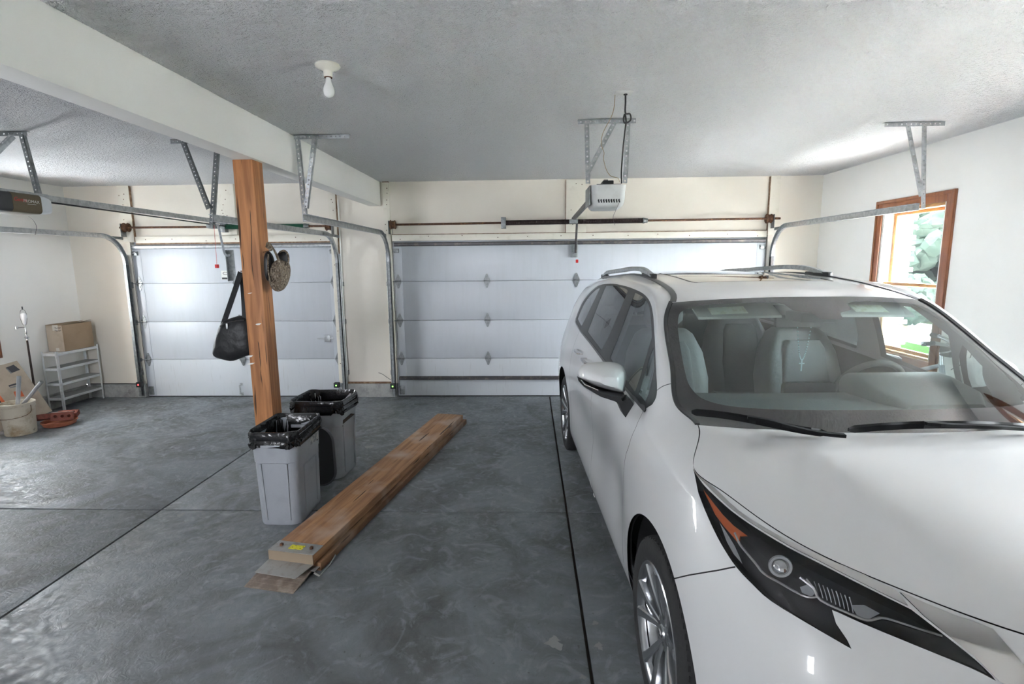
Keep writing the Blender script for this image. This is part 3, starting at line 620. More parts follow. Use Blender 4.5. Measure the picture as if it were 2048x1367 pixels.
MB().tube(smoothpoly([at(u, v, 'y', 3.93) for u, v in ((440, 652), (455, 645), (475, 641), (488, 640))], 4, False), .004, 5).build('zipper', MT['steel_dark'], bag, off=of)
def camo():
    m = M('camo_fabric', (.12, .09, .06), .85, bump=(40, .3)); nt = m.node_tree; N = nt.nodes; L = nt.links; b = N['Principled BSDF']
    tc = N.new('ShaderNodeTexCoord'); mp = N.new('ShaderNodeMapping'); mp.inputs['Scale'].default_value = (1, 1, .45); mp.inputs['Rotation'].default_value = (0, .6, 0); L.new(tc.outputs['Object'], mp.inputs[0])
    v = N.new('ShaderNodeTexNoise'); v.inputs['Scale'].default_value = 38; v.inputs['Detail'].default_value = 5; v.inputs['Distortion'].default_value = 3.5; L.new(mp.outputs[0], v.inputs['Vector'])
    r = N.new('ShaderNodeValToRGB'); cr = r.color_ramp; cr.interpolation = 'LINEAR'; e = cr.elements
    e[0].position = .36; e[0].color = (.03, .022, .016, 1); e[1].position = .70; e[1].color = (.42, .36, .28, 1)
    for p, c in ((.44, (.10, .07, .045)), (.50, (.24, .19, .13)), (.55, (.07, .05, .035)), (.60, (.30, .25, .19))): q = e.new(p); q.color = (*c, 1)
    L.new(v.outputs[0], r.inputs[0]); L.new(r.outputs[0], b.inputs['Base Color']); return m
MT['camo'] = camo()
muff = thing('camo_muff', 'camouflage-patterned padded fabric muff hanging on the right of the post', 'muff', tuple(at(556, 583, 'y', 3.82))); of = muff.location
YM = 3.82
def mpoly(px): return [(p[0], p[2]) for p in [at(u, v, 'y', YM) for u, v in smoothpoly(px, 4)]]
pillow(MB(), mpoly([(540, 541), (541, 560), (546, 575), (556, 583), (567, 577), (575, 561), (578, 541), (575, 524), (566, 517), (556, 519), (547, 528)]), .075, lambda a, b, d: (a, YM+d, b), 8, .0008).build('padded_pouch', MT['camo'], muff, 80, off=of)
pillow(MB(), mpoly([(537, 507), (543, 503), (549, 514), (551, 532), (548, 552), (542, 562), (538, 548), (536, 526)]), .05, lambda a, b, d: (a, YM-.035+d, b), 6).build('dark_lining', MT['black'], muff, 80, off=of)
pillow(MB(), mpoly([(556, 506), (566, 502), (574, 507), (575, 524), (568, 530), (559, 522)]), .045, lambda a, b, d: (a, YM+.01+d, b), 6).build('dark_lining', MT['black'], muff, 80, off=of)
MB().sweep(smoothpoly([at(u, v, 'y', y) for u, v, y in ((538, 497, 3.80), (541, 490, 3.78), (548, 498, 3.755), (556, 515, 3.735), (562, 536, 3.73), (564, 558, 3.74), (560, 573, 3.76))], 4, False), [(-.029, -.003), (-.02, -.009), (.02, -.009), (.029, -.003), (.02, .004), (-.02, .004)], up=(0, 1, 0)).build('padded_band', MT['camo'], muff, 80, off=of)
MB().tube(smoothpoly([at(u, v, 'y', YM-.03) for u, v in ((559, 504), (568, 501), (575, 507), (577, 522), (572, 531))], 4, False), .007, 8).build('opening_hem', MT['camo'], muff, 80, off=of)
MB().tube(smoothpoly([at(u, v, 'y', YM-.08) for u, v in ((537, 508), (536, 528), (538, 550), (543, 563), (550, 560))], 4, False), .006, 8).build('opening_hem', MT['camo'], muff, 80, off=of)

# ---------------------------------------------------------------- trash cans
mk('can_grey', (.34, .36, .39), .5, var=(8, (.30, .32, .345), .5, .7), bump=(120, .05))
mk('can_scuff', (.45, .44, .42), .8, var=(40, (.22, .23, .24), .45, .55))
mk('liner', (.010, .010, .011), .22, bump=(24, .55, 3))
def trash_can(loc, rz, hx, hy, label, seed, sticker):
    t = thing('trash_can', label, 'trash can', loc, rz, 'grey trash cans by the post')
    Z = [(0, .88), (.012, .90), (.03, .905), (.46, .955), (.465, .975), (.60, 1.0), (.635, 1.0), (.637, 1.035), (.655, 1.04), (.66, 1.03)]
    m = MB(); rg = [[(x*k, y*k, z) for x, y in rrect(hx, hy, .075, 6)] for z, k in Z]
    rg += [[(x*k, y*k, z) for x, y in rrect(hx-.006, hy-.006, .07, 6)] for z, k in ((.655, 1.0), (.45, .94), (.02, .87))]
    loft(m, rg).build('bin_body', MT['can_grey'], t)
    for s in (1, -1):     # grab handles on the narrow ends, raised panels on the faces
        MB().bbox((-.07, s*(hy*.985)-.02, .575), (.07, s*(hy*.985)+.022, .60), .006).build('handle', MT['can_grey'], t)
        for x0, x1 in ((-hx*.62, -hx*.5), (hx*.5, hx*.62)): MB().bar(((x0+x1)/2*.9, s*(hy*.9), .04), ((x0+x1)/2, s*(hy*.962), .46), .012, .014, (0, 1, 0)).build('side_rib', MT['can_grey'], t)
        for y0 in (-hy*.45, hy*.45): MB().bar((s*hx*.905, y0*.95, .05), (s*hx*.955, y0, .40), .010, .012, (1, 0, 0)).build('side_rib', MT['can_grey'], t)
        MB().bar((s*hx*.953, -hy*.45, .40), (s*hx*.953, hy*.45, .40), .010, .012, (1, 0, 0)).build('side_rib', MT['can_grey'], t)
    if sticker: MB().add([(hx*(1.0)+.004, hy*.05, .60), (hx*1.0+.004, hy*.62, .60), (hx*.985+.004, hy*.62, .51), (hx*.985+.004, hy*.05, .51)], [(0, 1, 2, 3)]).build('worn_label', MT['can_scuff'], t)
    rr = random.Random(seed); m = MB(); rings = []
    for z, k, nz in ((.575, 1.06, .008), (.585, 1.085, .009), (.60, 1.062, .009), (.612, 1.09, .008), (.625, 1.065, .009), (.64, 1.085, .007), (.655, 1.07, .006), (.675, 1.078, .003), (.688, 1.05, .002), (.688, 1.02, .003), (.66, .97, .006), (.60, .94, .011), (.50, .91, .016), (.38, .86, .02), (.25, .80, .02), (.2, .5, .02)):
        base = rrect(hx, hy, .075, 12)
        ph = rr.uniform(0, 6)
        rings.append([(x*k+rr.uniform(-1, 1)*nz, y*k+rr.uniform(-1, 1)*nz, z+.005*math.sin(i*.31+seed)+(.012*math.sin(i*.55+ph)+rr.uniform(-1, 1)*nz*.7 if nz > .0065 and z < .66 else 0)) for i, (x, y) in enumerate(base)])
    loft(m, rings, False, True).build('black_liner', MT['liner'], t, 55)
    return t
trash_can((-1.772, 3.595, 0), 0.0, .163, .235, 'grey trash can with a black liner, the one nearer the camera', 1, True)
trash_can((-1.79, 4.36, 0), 1.50, .205, .215, 'grey trash can with a black liner, behind the nearer can and post', 5, False)
MB_ = MB().cyl((-1.585, 4.13, .59), (-1.575, 4.125, .592), .012, 10)
lid = thing('loose_cover', 'dark trash can lid standing on edge between the two cans', 'lid', (-1.80, 4.0, 0)); 
m = MB(); loft(m, [[(.0+x*k+dx, y+.06*(.25-(z*1.0)), z+.265) for x, z in rrect(.175, .262, .13, 7)] for k, y, dx in ((1.0, 0, .02), (1.0, .018, .02))])
m.build('lid_panel', MT['opener_black'], lid)
mk('lid_rim', (.10, .105, .115), .45)
MB().tube([(x+.02, .009+.06*(.25-z), z+.265) for x, z in rrect(.175, .256, .13, 7)], .012, 6, closed=True).build('lid_rim', MT['lid_rim'], lid)

# ---------------------------------------------------------------- ramp planks
MT['plank_wood'] = woodmat('plank_wood', (.42, .225, .105), (.26, .125, .058), 'y', .9, .7, True, (.46, .34, .26))
MT['plank_dark'] = woodmat('plank_dark', (.24, .125, .06), (.14, .065, .03), 'y', .9, .75, True, (.28, .20, .15))
zt = .118
nl_, nr_, fl_, fr_ = [at(u, v, 'z', zt) for u, v in ((538, 1097), (626, 1111), (880, 829), (921, 826))]
nc = (nl_+nr_)/2; fc = (fl_+fr_)/2; ang = math.atan2(fc[1]-nc[1], fc[0]-nc[0])-PI/2; Lp = float(np.hypot(*(fc-nc)[:2])); wp_ = float(np.hypot(*(nr_-nl_)[:2]))*.97
mk('plate_metal', (.42, .42, .41), .5, .6, var=(18, (.30, .26, .22), .5, .75)); mk('sticker_yellow', (.72, .66, .03), .5, var=(60, (.25, .22, .02), .55, .6))
mk('plate_brown', (.20, .15, .12), .6, var=(14, (.32, .26, .21), .45, .6))
def plank(z0, z1, dy, dl, dw, label, top):
    t = thing('ramp_plank', label, 'plank', (nc[0], nc[1], z0), ang, 'stacked ramp planks'); h = z1-z0; w = (wp_+dw)/2
    MB().bbox((-w+(0 if top else .012), dy, 0), (w+(0 if top else .012), Lp+dl, h), .005).build('plank_board', MT['plank_wood' if top else 'plank_dark'], t)
    if top:
        MB().box((-w-.002, -.003, h-.0005), (w+.002, .105, h+.003)).build('end_plate', MT['plate_metal'], t)
        MB().box((-w, -.006, -.002), (w, -.001, h)).build('end_face', MT['trim_tan'], t)
        MB().add([(-w-.002, -.004, -.001), (w+.002, -.004, -.001), (w-.03, -.135, -.012), (-w-.005, -.125, -.012), (-w-.002, -.004, .002), (w+.002, -.004, .002), (w-.03, -.135, -.009), (-w-.005, -.125, -.009)], [(0, 1, 2, 3), (7, 6, 5, 4), (0, 4, 5, 1), (1, 5, 6, 2), (2, 6, 7, 3), (3, 7, 4, 0)]).build('flange_plate', MT['plate_metal'], t, 30)
        MB().box((-.04, .03, h+.003), (.05, .075, h+.0042)).build('warning_sticker', MT['sticker_yellow'], t)
        for x in (-w+.05, w-.045): MB().bbox((x-.008, .045, h+.003), (x+.008, .062, h+.018), .002).build('bolt', MT['rust'], t)
    else:
        g = MB()
        for k in range(7):
            y0, y1 = -.02-.034*k, -.02-.034*(k+1); z_a, z_b = h*.55-.0055*k, h*.55-.0055*(k+1)
            g.add([(-w-.01, y0, z_a), (w-.02, y0, z_a), (w-.02, y1, z_a-.004), (-w-.01, y1, z_a-.004), (-w-.01, y0, z_a-.008), (w-.02, y0, z_a-.008), (w-.02, y1, z_a-.012), (-w-.01, y1, z_a-.012)], [(0, 1, 2, 3), (7, 6, 5, 4), (0, 4, 5, 1), (1, 5, 6, 2), (2, 6, 7, 3), (3, 7, 4, 0)])
        g.build('ribbed_flange', MT['plate_brown'], t, 30)
        MB().bbox((-w-.004, -.02, h*.5), (w+.004, .10, h*.56), .001).build('end_plate', MT['plate_metal'], t)
        MB().sweep([(w+.004, -.03, h*.5), (w+.03, -.02, .002), (w+.03, .09, .002), (w+.03, .16, .03)], [(-.002, -.006), (.002, -.006), (.002, .006), (-.002, .006)]).build('side_clip', MT['plate_metal'], t)
    return t
mk('trim_tan', (.30, .23, .16), .7)
plank(.058, zt, 0, 0, 0, 'upper brown wooden ramp plank with metal end plate and yellow sticker', True)
plank(.0, .052, .03, .05, .03, 'lower brown wooden ramp plank with ribbed end flange, under the other plank', False)

# ---------------------------------------------------------------- left corner
mk('shelf_white', (.74, .76, .77), .4, var=(20, (.60, .60, .57), .55, .75)); mk('shelf_grey', (.34, .35, .35), .6)
SX0, SX1, SY0, SY1 = -6.142, -5.94, 6.25, 6.885
sh = thing('metal_shelf', 'small white metal shelving unit with four tiers in the corner', 'shelf', ((SX0+SX1)/2, (SY0+SY1)/2, 0)); of = sh.location
for z in (.165, .355, .55, .738):
    s = MB().bbox((SX0+.004, SY0+.004, z-.004), (SX1-.004, SY1-.004, z), .002).build('shelf_tray', MT['shelf_grey' if z < .7 else 'shelf_white'], sh, off=of)
    MB().bbox((SX1-.01, SY0+.012, z-.034), (SX1-.004, SY1-.012, z), .002).build('front_lip', MT['shelf_white'], s, off=of)
    MB().bbox((SX0+.012, SY0, z-.034), (SX1-.012, SY0+.006, z), .002).build('end_lip', MT['shelf_white'], s, off=of)
for x in (SX0, SX1):
    for y in (SY0, SY1):
        sx, sy = (1 if x == SX0 else -1), (1 if y == SY0 else -1)
        MB().bbox((x, y, 0), (x+sx*.024, y+sy*.004, .76), .001).bbox((x, y, 0), (x+sx*.004, y+sy*.024, .76), .001).build('leg', MT['shelf_white'], sh, off=of)
mk('cardboard', (.36, .26, .17), .85, var=(3, (.31, .22, .14), .45, .7), bump=(60, .1)); mk('cardboard_pale', (.50, .42, .33), .8, var=(6, (.42, .34, .26), .5, .7)); mk('tape', (.62, .60, .54), .3); mk('ink', (.06, .06, .07), .8); mk('orange', (.62, .13, .04), .7)
bc = at(131, 702, 'z', .742); BX0, BX1 = XL+.012, -5.95; BY0, BY1 = 6.39, 6.84; BZ0 = .741; BZ1 = at(128, 650, 'y', BY0)[2]
bx = thing('cardboard_box', 'closed brown cardboard carton on top of the white shelf', 'box', ((BX0+BX1)/2, (BY0+BY1)/2, BZ0)); of = bx.location
MB().bbox((BX0, BY0, BZ0), (BX1, BY1, BZ1), .003).build('carton', MT['cardboard'], bx, off=of)
MB().bbox((BX0+.004, BY0-.0015, BZ0+.004), (BX1-.004, BY0, BZ1-.004), .0004).build('end_panel', MT['cardboard_pale'], bx, off=of)
xm = (BX0+BX1)/2
for x0, x1, dz in ((BX0, xm-.004, .012), (xm+.003, BX1, .018)):
    MB().add([(x0, BY0, BZ1+.001), (x1, BY0, BZ1+dz*.2+.001), (x1, BY1, BZ1+dz+.001), (x0, BY1, BZ1+.001), (x0, BY0, BZ1+.005), (x1, BY0, BZ1+dz*.2+.005), (x1, BY1, BZ1+dz+.005), (x0, BY1, BZ1+.005)], [(0, 1, 2, 3), (7, 6, 5, 4), (0, 4, 5, 1), (1, 5, 6, 2), (2, 6, 7, 3), (3, 7, 4, 0)]).build('top_flap', MT['cardboard'], bx, 30, off=of)
MB().box((xm-.02, BY0-.0025, BZ1-.07), (xm+.055, BY0-.0015, BZ1+.002)).build('packing_tape', MT['tape'], bx, off=of)
MB().box((xm-.01, BY0-.0025, BZ0+.01), (xm+.035, BY0-.0015, BZ0+.045)).build('packing_tape', MT['tape'], bx, off=of)
m = MB()
for r_, z in ((0, BZ1-.035), (1, BZ1-.07)):
    x = xm+.02
    for k in range(4):
        m.tube([(x+.02*k+.016*math.sin(j*1.9+k), BY0-.003, z+.011*math.cos(j*2.3+k*2)) for j in range(5)], .0012, 4)
m.build('marker_writing', MT['ink'], bx, off=of)
# floor lamp
lx, ly = at(58, 705, 'x', -6.04)[:2]; fl = thing('floor_lamp', 'shadeless dark floor lamp with harp and white bulb by the left wall', 'floor lamp', (lx, ly, 0))
mk('lamp_bronze', (.045, .03, .025), .4, .4); mk('chrome', (.75, .75, .76), .12, 1.0); mk('led_white', (.85, .86, .88), .35)
ztop = at(52, 612, 'x', lx)[2]; zk = at(52, 676, 'x', lx)[2]; zb_ = at(53, 648, 'x', lx)[2]
MB().lathe([(0, 0), (.10, 0), (.10, .012), (.06, .03), (.02, .05), (.0, .05)], seg=24).build('base', MT['lamp_bronze'], fl)
MB().cyl((0, 0, .04), (0, 0, zk-.02), .0135, 12, .010).build('pole', MT['lamp_bronze'], fl)
MB().lathe([(.008, -.03), (.02, -.025), (.010, -.01), (.022, .0), (.024, .012), (.010, .03), (.008, .05), (.012, .06), (.007, .09), (.007, zb_-zk)], (0, 0, zk), seg=16).build('turned_collar', MT['chrome'], fl)
MB().cyl((-.005, -.005, zb_-.03), (-.02, -.08, zb_-.03), .007, 8).lathe([(0, -.0), (.016, 0), (.016, .03), (0, .03)], (-.02, -.085, zb_-.045), seg=12).build('side_switch', MT['chrome'], fl)
MB().lathe([(.013, 0), (.016, .012), (.018, .05), (.030, .075), (.033, .10), (.026, .125), (.012, .137), (0, .139)], (0, 0, zb_), seg=20).build('bulb', MT['led_white'], fl)
MB().tube(smoothpoly([(0, -.012, zb_-.01), (0, -.03, zb_+.02), (0, -.042, zb_+.09), (0, -.03, ztop-.055), (0, 0, ztop-.035), (0, .03, ztop-.055), (0, .042, zb_+.09), (0, .03, zb_+.02), (0, .012, zb_-.01)], 4, False), .0022, 6).build('harp', MT['steel_dark'], fl)
MB().lathe([(0, -.035), (.006, -.033), (.007, -.01), (.004, 0), (0, .002)], (0, 0, ztop), seg=10).build('finial', MT['black'], fl)
# leaning flat carton
BRc = np.array([-5.80, 5.94, .085]); TRc = np.array(at(34, 721, 'x', -5.96)); BLc = np.array([-5.83, 5.16, .02]); TLc = TRc+(BLc-BRc)
fcn = np.cross(BLc-BRc, TRc-BRc); fcn = fcn/np.linalg.norm(fcn); fcn = fcn if fcn[0] > 0 else -fcn
fc_ = thing('flat_carton', 'flattened printed cardboard carton leaning behind the bucket', 'cardboard', tuple((BRc+BLc)/2)); of = fc_.location
def card(a, b, d=0.0): return tuple(BRc+(BLc-BRc)*a+(TRc-BRc)*b+fcn*d)
def cq(name, P, d0, d1, mat, par): return MB().prism(P, lambda a, b, d: card(a, b, d), d0, d1).build(name, mat, par, 30, off=of)
sheet = cq('carton_sheet', [(0, 0), (1, 0), (1, 1), (0, 1)], -.008, 0, MT['cardboard_pale'], fc_)
def px2card(u, v):
    d = ray(u, v); C = np.array([0, 0, CAM_H]); t = ((BRc-C)@fcn)/(d@fcn); q = C+t*d-BRc
    A = np.stack([BLc-BRc, TRc-BRc], 1); return tuple(np.linalg.lstsq(A, q, rcond=None)[0])
for nm, px, mt in (('printed_box_icon', ((11, 735), (27, 729), (40, 739), (22, 746)), 'ink'), ('printed_icon_side', ((12, 737), (22, 747), (24, 745), (13, 735)), 'galv_dark'), ('printed_text_bar', ((17, 770), (34, 765), (35, 768), (18, 773)), 'ink'), ('printed_orange_patch', ((27, 783), (42, 780), (49, 792), (31, 794)), 'orange'), ('printed_orange_patch', ((0, 790), (10, 803), (4, 806), (0, 806)), 'orange'), ('printed_text_bar', ((19, 774), (32, 771), (33, 773), (20, 776)), 'galv_dark')):
    cq(nm, [px2card(*p) for p in px], .0003, .0012, MT[mt], sheet)
# bucket with pipes
mk('bucket_dirty', (.52, .47, .38), .6, var=(5, (.30, .22, .13), .48, .66), var2=(14, (.12, .10, .08), .62, .72), bump=(30, .15))
bk0 = at(20, 872, 'z', 0); bkx, bky = bk0[0]+.03, bk0[1]+.10
bk = thing('plastic_bucket', 'dirty off-white plastic bucket at the left edge holding pipes', 'bucket', (bkx, bky, 0))
MB().lathe([(0, 0), (.128, 0), (.134, .006), (.146, .30), (.152, .302), (.154, .315), (.149, .318), (.150, .335), (.156, .337), (.157, .352), (.151, .357), (.145, .355), (.140, .30), (.126, .012), (0, .012)], seg=36).build('bucket_shell', MT['bucket_dirty'], bk)
MB().tube(smoothpoly([(.155, .0, .325), (.17, -.03, .25), (.14, -.12, .22), (.0, -.175, .205), (-.14, -.12, .22), (-.155, 0, .325)], 4, False), .003, 6).build('bail_wire', MT['rust'], bk)
m = MB()
for k in range(22): pass
MB().lathe([(0, .10), (.10, .11), (.131, .10)], seg=24).build('rubble', MT['rust'], bk)
mk('pipe_grey', (.40, .41, .42), .4, .3, var=(12, (.30, .30, .31), .5, .7))
for (u0, v0, u1, v1, lab) in ((38, 752, 35, 822, 'upright grey pipe standing in the bucket'), (83, 763, 38, 818, 'slanted grey pipe leaning on the bucket rim')):
    yq = bky-.05 if u0 == 38 else bky+.055; t0 = np.array(at(u0, v0, 'y', yq)); d_ = np.array(at(u1, v1, 'y', yq))-t0; d_ /= np.linalg.norm(d_); Lq = (t0[2]-.13)/-d_[2] if u0 == 38 else .40
    e_ = t0+d_*Lq; m = MB(); rs = .019; m.tube([t0, e_], rs, 16, cap=False).tube([t0, e_], rs*.8, 16, cap=False)
    one('metal_pipe', m, MT['pipe_grey'], lab, 'pipe', tuple(e_), 'pipes in the bucket')
e0 = np.array(at(-8, 792, 'y', bky-.02)); e1 = np.array(at(12, 822, 'y', bky+.02))
one('dark_rod', MB().cyl(tuple(e0), tuple(e1), .009, 10), MT['black'], 'thin dark rod resting in the bucket at the left frame edge', 'rod')
# terracotta saucer with bricks
mk('terracotta', (.34, .11, .055), .8, var=(12, (.25, .08, .04), .45, .7)); mk('brick_red', (.21, .065, .045), .9, var=(20, (.13, .045, .035), .45, .65), bump=(60, .3)); mk('mortar', (.45, .42, .40), .9)
sc0 = at(100, 858, 'z', 0); sx_, sy_ = sc0[0]-.03, sc0[1]+.16
sa = one('terracotta_saucer', MB().lathe([(0, 0), (.125, 0), (.15, .012), (.162, .045), (.168, .047), (.170, .058), (.160, .060), (.150, .05), (.14, .02), (0, .016)], (sx_, sy_, 0), seg=32), MT['terracotta'], 'round terracotta plant saucer on the floor beside the bucket', 'saucer', (sx_, sy_, 0))
def brick(loc, rot, label, caps):
    o = thing('cored_brick', label, 'brick', loc, 0, 'bricks in the saucer'); o.rotation_euler = rot
    MB().holed(rect((-.10, .10), (-.045, .045)), [[(cx+.016*math.cos(a), .018*math.sin(a)) for a in [2*PI*k/10 for k in range(10)]] for cx in (-.06, 0, .06)], lambda a, b, d: (a, b, d), 0, .056).build('brick_body', MT['brick_red'], o, 30)
    if caps: MB().bbox((-.098, .0455, .006), (.098, .049, .05), .002).build('mortar_crust', MT['mortar'], o)
brick((sx_+.075, sy_-.03, .112), (1.30, 0.10, .65), 'cored red brick with pale mortar crust on top, in the saucer', True)
brick((sx_-.0, sy_+.125, .07), (.30, 0, .35), 'cored red brick lying at the back of the saucer', True)
brick((sx_-.085, sy_-.075, .09), (-.35, .15, 1.25), 'dark ribbed red brick tilted at the bucket side of the saucer', False)

# ---------------------------------------------------------------- photo-eye sensors and cable
mk('led_green', (.2, .8, .1), .4, emit=((.2, 1, .1), 1.5)); mk('led_red', (.8, .05, .05), .4, emit=((1, .05, .05), 1.5))
for (u, v, led, lab) in ((284, 767, 'led_red', 'small black door sensor left of the single door'), (676, 768, 'led_green', 'small black door sensor right of the single door'), (788, 770, 'led_green', 'small black door sensor left of the double door')):
    c = at(u, v, 'y', D-.10); s = thing('door_sensor', lab, 'sensor', (c[0], D-.14, c[2]-.035), group='door safety sensors')
    MB().bbox((-.035, -.03, 0), (.035, .03, .07), .008).build('sensor_case', MT['black'], s)
    MB().bbox((-.012, .025, .02), (.012, .034, .055), .003).build('wall_bracket', MT['galv_dark'], s)
    MB().cyl((.0, -.030, .035), (0, -.034, .035), .010, 10).build('indicator', MT[led], s)
one('sensor_cable', MB().tube([(XL+.05, D-.045, .198), (-5.6, D-.045, .2), (-5.45, D-.05, .196)], .006, 6), MT['cord_black'], 'black cable lying on the corner curb toward the sensor', 'cable')
one('wall_cable', MB().tube(smoothpoly([at(u, v, 'y', D-.05) for u, v in ((676, 400), (681, 500), (688, 640), (694, 730), (694, 752), (688, 764))], 4, False), .008, 6), MT['white_plastic'], 'white cable running down the board right of the single door', 'cable')
one('loose_wire', MB().tube(smoothpoly([at(u, v, 'y', D-.03) for u, v in ((757, 745), (765, 748), (775, 755), (788, 763))], 4, False), .003, 6), MT['steel_dark'], 'short loose wire on the drywall between the doors', 'wire')
# ---------------------------------------------------------------- minivan
TH = math.radians(2.8); CO = np.array([1.480, .927, 0.0])
_b = np.array([-math.sin(TH), math.cos(TH), 0]); _n = np.array([-math.cos(TH), -math.sin(TH), 0])
def c2w(P):
    P = np.asarray(P, float); return CO+P[..., 0:1]*_b+P[..., 1:2]*_n+P[..., 2:3]*np.array([0, 0, 1.0])
def cpx(P): return project(c2w(P))
def chit(u, v, k, val):
    d = ray(u, v); C = np.array([0, 0, CAM_H])
    if k == 'z': t = (val-CAM_H)/d[2]
    else:
        ax = _b if k == 's' else _n; t = (val-(C-CO)@ax)/(d@ax)
    q = C+t*d-CO; return np.array([q@_b, q@_n, q[2]])
car = thing('minivan', 'white minivan parked nose toward the camera in the double bay', 'car', tuple(CO), TH)
def loc(P): P = np.asarray(P, float); return np.stack([-P[..., 1], P[..., 0], P[..., 2]], -1)   # (s,w,z) -> local xyz
# control net (s, w, z): rows are columns of the body side from nose centre round to tail centre, from sill to hood edge / pillar / roof ditch
def col(low, up): return low+up
def fr(low, e):   # front columns: spread four points between the fifth and the hood edge
    a = np.array(low[-1]); e = np.array(e); out = []
    for t in (.3, .55, .78, 1.0):
        p = a+(e-a)*t; p[2] += .012*math.sin(PI*t); p[1] += .008*math.sin(PI*t); out.append(tuple(p))
    return low+out
def side(s, wz, top, ds=0): return [(s+(ds*k if k > 3 else 0), w, z) for k, (w, z) in enumerate(wz)]+top
DW = [(.88, .19), (.925, .25), (.948, .40), (.928, .62), (.950, .84), (.935, 1.0)]
NET = [
 fr([(.14, 0, .20), (.06, 0, .28), (.02, 0, .42), (.03, 0, .60), (.05, 0, .77), (.08, 0, .89)], (.12, 0, .965)),
 fr([(.18, .30, .20), (.10, .31, .28), (.06, .32, .42), (.07, .325, .60), (.09, .32, .77), (.12, .312, .89)], (.165, .30, .97)),
 fr([(.27, .55, .20), (.18, .57, .28), (.15, .58, .42), (.155, .585, .60), (.19, .575, .78), (.245, .552, .90)], (.33, .52, .99)),
 fr([(.40, .74, .20), (.31, .765, .28), (.28, .78, .42), (.28, .785, .60), (.31, .765, .79), (.38, .735, .915)], (.50, .68, 1.015)),
 fr([(.53, .85, .20), (.47, .875, .28), (.45, .89, .42), (.45, .892, .60), (.48, .868, .80), (.54, .828, .935)], (.64, .765, 1.045)),
 fr([(.68, .90, .20), (.67, .92, .28), (.67, .945, .42), (.67, .952, .60), (.68, .930, .81), (.71, .888, .955)], (.77, .818, 1.068)),
 fr([(.97, .90, .20), (.97, .93, .29), (.97, .955, .45), (.97, .965, .63), (.96, .957, .83), (.94, .922, .985)], (.90, .858, 1.097)),
 side(1.29, [(.90, .20), (.93, .27), (.955, .43), (.966, .63), (.962, .83), (.942, .985)], [(1.22, .917, 1.062), (1.19, .878, 1.115), (1.15, .825, 1.157), (1.115, .767, 1.178)]),
 side(1.50, [(.885, .19), (.925, .255), (.95, .42), (.957, .62), (.956, .83), (.942, .99)], [(1.42, .907, 1.085), (1.38, .874, 1.145), (1.32, .838, 1.195), (1.263, .796, 1.213)]),
 side(1.73, DW, [(1.60, .870, 1.118), (1.52, .826, 1.255), (1.46, .815, 1.300), (1.395, .778, 1.295)], -.02),
 side(2.02, DW, [(1.88, .874, 1.143), (1.66, .789, 1.400), (1.60, .786, 1.422), (1.528, .752, 1.383)], -.02),
 side(2.32, DW, [(2.17, .88, 1.17), (1.90, .736, 1.562), (1.83, .733, 1.582), (1.75, .708, 1.535)], -.02),
 side(2.62, DW, [(2.45, .885, 1.195), (2.2, .718, 1.635), (2.09, .692, 1.666), (1.93, .628, 1.632)]),
 side(3.02, DW, [(2.92, .886, 1.222), (2.75, .715, 1.662), (2.72, .675, 1.70), (2.68, .60, 1.716)]),
 side(3.52, [(.88, .19), (.925, .25), (.948, .42), (.945, .62), (.952, .82), (.938, 1.02)], [(3.50, .882, 1.255), (3.47, .715, 1.63), (3.46, .672, 1.677), (3.45, .588, 1.70)]),
 side(4.06, [(.88, .20), (.93, .28), (.955, .45), (.97, .64), (.965, .84), (.935, 1.05)], [(4.05, .848, 1.28), (4.03, .765, 1.47), (4.06, .69, 1.60), (4.08, .57, 1.672)]),
 side(4.55, [(.87, .22), (.92, .30), (.945, .46), (.955, .64), (.945, .84), (.90, 1.06)], [(4.5, .82, 1.28), (4.5, .755, 1.44), (4.5, .67, 1.56), (4.5, .55, 1.63)]),
 side(4.88, [(.80, .24), (.85, .32), (.88, .46), (.89, .64), (.87, .84), (.83, 1.06)], [(4.83, .77, 1.27), (4.78, .71, 1.42), (4.77, .63, 1.53), (4.78, .52, 1.585)]),
 side(5.10, [(.62, .26), (.66, .33), (.69, .46), (.70, .64), (.68, .84), (.65, 1.06)], [(5.02, .60, 1.27), (4.95, .56, 1.41), (4.91, .50, 1.50), (4.89, .42, 1.555)]),
 side(5.17, [(.0, .27), (0, .34), (.0, .46), (.0, .64), (.0, .84), (0, 1.06)], [(5.09, 0, 1.27), (5.01, 0, 1.41), (4.96, 0, 1.51), (4.93, 0, 1.57)])]
NET = np.array(NET)
def spline_m(t, y):
    """second derivatives of a natural cubic spline along axis 0"""
    n = len(t); h = np.diff(t); A = np.zeros((n, n)); r = np.zeros_like(y); A[0, 0] = A[-1, -1] = 1
    for i in range(1, n-1):
        A[i, i-1], A[i, i], A[i, i+1] = h[i-1], 2*(h[i-1]+h[i]), h[i]
        r[i] = 6*((y[i+1]-y[i])/h[i]-(y[i]-y[i-1])/h[i-1])
    return np.linalg.solve(A, r.reshape(n, -1)).reshape(y.shape)
def spline_basis(t, x):
    """matrix B with spline(x) = B @ y"""
    n = len(t); Mx = spline_m(t, np.eye(n)); h = np.diff(t); x = np.clip(x, t[0], t[-1]); i = np.clip(np.searchsorted(t, x)-1, 0, n-2)
    a = (t[i+1]-x)/h[i]; b = 1-a; B = np.zeros((len(x), n)); r = np.arange(len(x)); B[r, i] += a; B[r, i+1] += b
    B += ((a**3-a)*h[i]**2/6)[:, None]*Mx[i]+((b**3-b)*h[i]**2/6)[:, None]*Mx[i+1]
    return B
UK = np.r_[0, np.cumsum(np.linalg.norm(np.diff(NET, axis=0), axis=2).mean(1))]
VK = np.r_[0, np.cumsum(np.linalg.norm(np.diff(NET, axis=1), axis=2).mean(0))]
